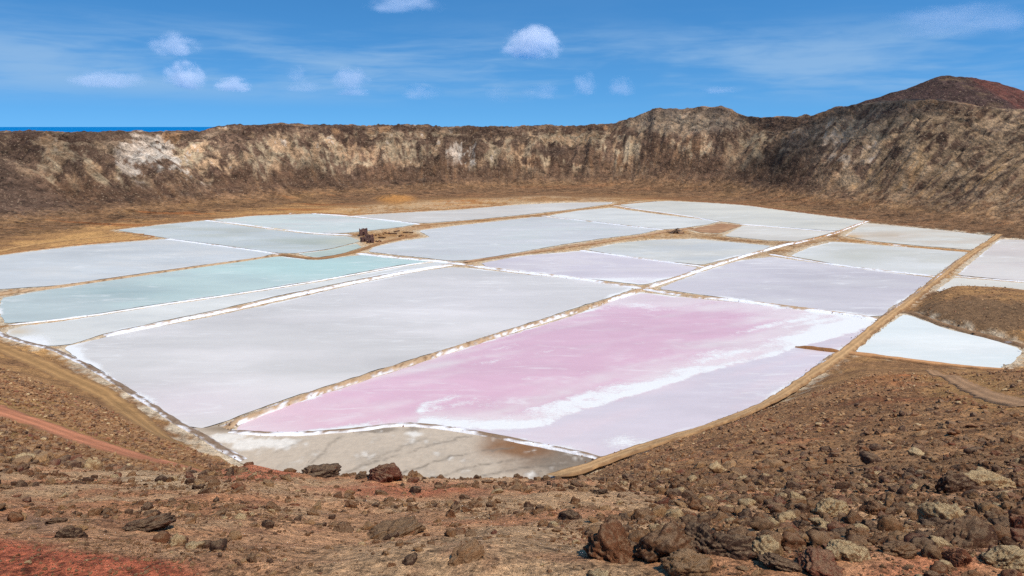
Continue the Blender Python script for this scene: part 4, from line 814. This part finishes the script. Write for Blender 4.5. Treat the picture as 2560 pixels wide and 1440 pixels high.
for key in ('main', 'works', 'causeway', 'far', 'spur'):
    P, hw, _ = ROADS[key]; n_ = len(P); k = rg.integers(0, n_, n_*2); off = rg.choice([-1, 1], len(k))*rg.uniform(.85, 1.5, len(k)); T = np.gradient(P, axis=0); T /= np.hypot(*T.T)[:, None]+1e-9
    pts.append(np.column_stack([P[k, 0]-T[k, 1]*off*hw, P[k, 1]+T[k, 0]*off*hw, np.full(len(k), .35)])); sz.append(.10+.22*rg.uniform(size=len(k))**2)
for (mx, my, rad, n_) in ((2470,790,42,900), (2580,775,50,900), (2400,760,26,250), (2560,950,40,500)):
    cx_, cy_ = floor_pt(mx, my); rr_ = rad*np.sqrt(rg.uniform(size=n_)); an_ = rg.uniform(0, 6.28, n_); xx_ = cx_+rr_*np.cos(an_); yy_ = cy_+rr_*np.sin(an_)*1.1
    g_ = ground(xx_, yy_, True); ok = g_[7] > 2
    for P_q in POLY.values(): ok &= ~inside(xx_, yy_, P_q)
    ok &= rg.uniform(size=n_) < .45+.6*fbm(xx_/12, yy_/12, 3, 214); pts.append(np.column_stack([xx_, yy_, g_[0]+.05])[ok]); sz.append((.14+.5*rg.uniform(size=n_)**2.5)[ok])
pts = np.vstack(pts); sz = np.concatenate(sz); scatter_obj('bank_stones', 'small stones and clods lining the banks and roads', pts, sz, rg.choice(6, len(pts), p=(.3, .26, .12, .04, .16, .12)), None)

# ---------------------------------------------------------------- clouds: real volumes far out over the sea
def cloud_mat(name, dens, seed, soft):
    m = bpy.data.materials.new(name); m.use_nodes = True; t = NT(m.node_tree); t.n.clear(); o = t.node('ShaderNodeOutputMaterial'); pv = t.node('ShaderNodeVolumePrincipled')
    tc_ = t.node('ShaderNodeTexCoord').outputs['Object']; ln_ = t.node('ShaderNodeVectorMath', operation='LENGTH', ins={0: tc_}).outputs['Value']
    nz = t.noise(t.mapping(tc_, loc=(seed*3.1, seed*1.7, seed)), 1.7, 5, .6); z_ = t.node('ShaderNodeSeparateXYZ', ins={0: tc_}).outputs[2]
    sh = t.math('ADD', t.math('SUBTRACT', 1.0, ln_), t.math('MULTIPLY', t.math('SUBTRACT', nz, .56), 2.6)); sh = t.math('SUBTRACT', sh, t.ramp(z_, -.3, -.7, 0.0, .7))
    edge = t.ramp(ln_, 1.0, .72)
    t.l.new(t.math('MULTIPLY', t.math('MULTIPLY', t.ramp(sh, .0, soft), edge), dens), pv.inputs['Density']); pv.inputs['Color'].default_value = (.99, .99, 1, 1); pv.inputs['Anisotropy'].default_value = -.25
    t.l.new(pv.outputs[0], o.inputs['Volume']); return m
bm = bmesh.new(); bmesh.ops.create_icosphere(bm, subdivisions=3, radius=1.0); cme0 = bpy.data.meshes.new('cloud'); bm.to_mesh(cme0); bm.free()
CLOUDS = [(1332,118,66,44,0.0126,.5,'bright white cumulus puff high over the middle of the crater'),
 (437,117,56,32,0.0055,.7,'rounded white cloud standing highest on the left'),
 (462,196,46,40,0.0084,.6,'tall white cumulus above the rim, second puff from the left'),
 (582,215,46,22,0.0076,.6,'small flat based white cloud right of the tall cumulus'),
 (268,202,84,28,0.0038,.8,'wispy flat white cloud lowest on the left'),
 (878,200,44,32,0.0050,.7,'loose white cloud above the stone ruins'),
 (884,230,40,15,0.0050,.7,'thin white scrap just under the loose cloud above the ruins'),
 (745,190,24,24,0.0029,.8,'faint scrap of cloud between the flat cloud and the loose cloud'),
 (760,218,46,16,0.0025,.8,'faint thin cloud bar under the faint scrap'),
 (1462,217,30,34,0.0038,.8,'faint upright puff left of the flat topped hill'),
 (1552,222,36,28,0.0034,.8,'faint slanting puff above the flat topped hill'),
 (1050,234,48,24,0.0025,.8,'faint low cloud over the centre of the far rim'),
 (1246,240,30,26,0.0017,.9,'barely visible puff under the bright cumulus'),
 (1350,232,50,26,0.0017,.9,'pale smudge of cloud low over the rim'),
 (1802,226,46,12,0.0025,.8,'thin faint cloud bar above the saddle'),
 (1010,12,90,30,0.0038,.8,'white cloud cut off by the top edge of the picture'),
 (2400,58,170,46,0.0015,.9,'broad soft cloud above the cinder cone')]
for i, (px, py, hwx, hhx, dn, soft, label) in enumerate(CLOUDS):
    Yc = 6500.0; zc = H-Yc*float(TPX(py)); xc = Yc*float(AZ(px, py)); sc_ = Yc*CP+(H-zc)*SP; rx = hwx*1.35/F*sc_; rz_ = hhx*1.35/F*sc_
    me = cme0.copy(); me.materials.append(cloud_mat('cloud vapour', dn, i+1, soft)); o = link('cloud', me, label=label, cat='cloud', group='small clouds over the sea', loc=(xc, Yc, zc)); o.scale = (rx, (rx+rz_)*.5, rz_)
# the cloud whose shadow darkens the slope under the cone (out of the picture, up the sun's path)
Ys = 890.0; Xs = Ys*float(AZ(2190,292)); tt = 1400.0; me = cme0.copy(); me.materials.append(cloud_mat('cloud vapour', .03, 31, .9))
o = link('cloud', me, label='cloud overhead out of view that shades the slope beneath the cone', cat='cloud', group='small clouds over the sea', loc=(Xs+sun_dir.x*tt, Ys+sun_dir.y*tt, H-Ys*float(TPX(292))+sun_dir.z*tt)); o.scale = (200, 90, 60)

# ---------------------------------------------------------------- ruins on the crater floor
M_RUIN = rock_mat('dark ruin stone', [C(104,74,66), C(92,70,64)]); M_WOOD = rock_mat('grey weathered timber', [C(128,116,106), C(98,86,78)])
def wall_piece(L, hgt, th, seed, gap=None):
    nx, nz = 14, 9; r = np.random.default_rng(seed); top = hgt*(1+.16*fbm(np.linspace(0, 3, nx)+seed, np.zeros(nx)+seed, 3, 221)-.18*r.uniform(size=nx)*(r.uniform(size=nx) > .6))
    xs_ = np.linspace(-L/2, L/2, nx); V = []
    for sy in (-1, 1):
        for k in range(nz):
            for i in range(nx): V.append((xs_[i], sy*th/2+.14*r.normal()*.5, -.3+(top[i]+.3)*k/(nz-1)+.05*r.normal()))
    Fc = []; n_ = nx*nz
    for k in range(nz-1):
        for i in range(nx-1):
            if gap and gap[0] <= i < gap[1] and gap[2] <= k < gap[3]: continue
            q_ = k*nx+i; Fc.append((q_, q_+1, q_+nx+1, q_+nx)); q_ += n_; Fc.append((q_+1, q_, q_+nx, q_+nx+1))
    for i in range(nx-1): q_ = (nz-1)*nx+i; Fc.append((q_, q_+1, q_+1+n_, q_+n_))
    for k in range(nz-1):
        q_ = k*nx; Fc.append((q_, q_+nx, q_+nx+n_, q_+n_)); q_ = k*nx+nx-1; Fc.append((q_, q_+n_, q_+nx+n_, q_+nx))
    if gap:
        for k in range(gap[2], gap[3]):
            for i in (gap[0], gap[1]): q_ = k*nx+i; Fc.append((q_, q_+n_, q_+nx+n_, q_+nx))
        for i in range(gap[0], gap[1]): q_ = gap[3]*nx+i; Fc.append((q_, q_+1, q_+1+n_, q_+n_))
    return mesh_np('wall', np.array(V), np.array(Fc), M_RUIN, False)
def hut(px, py, wpx, hpx, label, seed, rz):
    X, Y = floor_pt(px, py); s_ = float(Y)*1.02/F; L = wpx*s_*.82; hh = hpx*s_; e = bpy.data.objects.new('ruined_hut', None); COL.objects.link(e); e.location = (X, Y+L*.5, .2); e.rotation_euler = (0, 0, rz); e['label'] = label; e['category'] = 'ruin'; e['group'] = 'stone ruins of the salt works'
    for k, (x_, y_, r_, gp) in enumerate(((0, -L/2, 0, (5, 8, 1, 6)), (0, L/2, 0, None), (-L/2, 0, math.pi/2, None), (L/2, 0, math.pi/2, (8, 10, 4, 6)))):
        link('wall', wall_piece(L*1.04, hh*(1.0, .95, .9, 1.02)[k], .5, seed+k, gp), e, loc=(x_, y_, 0), rot=(0, 0, r_))
    link('rubble_fill', rock_mesh('rubble_fill', seed+9, 3, M_RUIN, .8, .3), e, loc=(0, 0, hh*.3)).scale = (L*.5, L*.5, hh*.7)
    for k in range(3):
        b_ = link('fallen_stone', SM['dark'][k], e, loc=(L*(-.7+.6*k), -L*.75, .2), rot=(.3*k, .2, k)); b_.scale = (.7, .6, .5)
    return e
hut(907,590,22,17,'tallest dark ruined stone hut, standing apart at the back of the ruins',901,.25)
hut(922,600,17,12,'roofless dark stone ruin in the middle of the ruin cluster',921,-.3)
hut(908,605,15,11,'low dark stone ruin at the left end of the ruin cluster',941,.5)
hut(926,608,16,12,'reddish stone ruin nearest the track, with a shaded base',961,.1)
for i, (px, py, wp, label) in enumerate(((940,604,22,'heap of grey rubble at the right end of the ruin cluster'), (933,590,34,'low spread of grey stones behind the ruin cluster'), (966,584,22,'small heap of grey debris on the brown spit'), (1004,590,26,'scatter of pale stones on the brown spit near the track'))):
    X, Y = floor_pt(px, py); s_ = Y/F; e = bpy.data.objects.new('rubble_heap', None); COL.objects.link(e); e.location = (X, Y, .25); e['label'] = label; e['category'] = 'rubble heap'; e['group'] = 'rubble among the ruins'; r_ = random.Random(i)
    for k in range(14):
        o = link('stone', SM[('dark', 'rock')[k % 2]][k % 5], e, loc=(r_.gauss(0, .28)*wp*s_, r_.gauss(0, .25)*wp*s_, .1), rot=(r_.random(), r_.random(), r_.random()*6)); o.scale = [r_.uniform(.5, 1.3)]*2+[r_.uniform(.4, .9)]
def beam(L, w_, seed):
    r = np.random.default_rng(seed); nx = 9; x_ = np.linspace(-L/2, L/2, nx); sec = np.array([(-1, -1), (1, -1), (1, 1), (-1, 1)])*w_/2; V = []
    for i in range(nx):
        bend = .03*L*math.sin(i/(nx-1)*3.1)
        for q_ in sec: V.append((x_[i], q_[0]*(1+.2*r.normal())+.02*r.normal(), q_[1]*(1+.2*r.normal())+bend*.3))
    Fc = [(i*4+j, i*4+(j+1) % 4, i*4+4+(j+1) % 4, i*4+4+j) for i in range(nx-1) for j in range(4)]+[(3, 2, 1, 0), (nx*4-4, nx*4-3, nx*4-2, nx*4-1)]
    return mesh_np('beam', np.array(V), np.array(Fc), M_WOOD, False)
for i, (px, py, L, rz, label) in enumerate(((1020,583,11,-.5,'longest dark fallen beam on the brown spit, nearest its tip'), (982,586,8,-.25,'dark fallen beam in the middle of the brown spit'), (992,580,6,.8,'short dark beam propped up at the back of the brown spit'), (955,596,8,-.6,'dark beam leaning out of the ruin cluster'))):
    X, Y = floor_pt(px, py); me = beam(L, .9, 70+i); me.materials[0] = M_DARK; link('fallen_beam', me, label=label, cat='timber beam', group='fallen beams on the brown spit', loc=(X, Y, .8), rot=(0, -.06, rz))
X, Y = floor_pt(1690,583); e = bpy.data.objects.new('collapsed_shed', None); COL.objects.link(e); e.location = (X, Y, .3); e['label'] = 'collapsed timber shed, a dark heap of planks on the causeway'; e['category'] = 'shed'; r_ = random.Random(5)
link('rubble_fill', rock_mesh('rubble_fill', 999, 3, M_DARK, .5, .35), e, loc=(0, 0, .4)).scale = (6.0, 4.5, 2.6)
for k in range(22):
    an = r_.uniform(0, 6.28); rad = r_.uniform(.5, 5.5); me = beam(r_.uniform(3, 7), r_.uniform(.22, .4), 80+k)
    if k % 3: me.materials[0] = M_DARK
    link('plank', me, e, loc=(rad*math.cos(an), rad*math.sin(an)*.8, max(.4, 3.2-rad*.5)), rot=(r_.uniform(-.3, .3), r_.uniform(-.5, .5), an+r_.uniform(-.6, .6)))
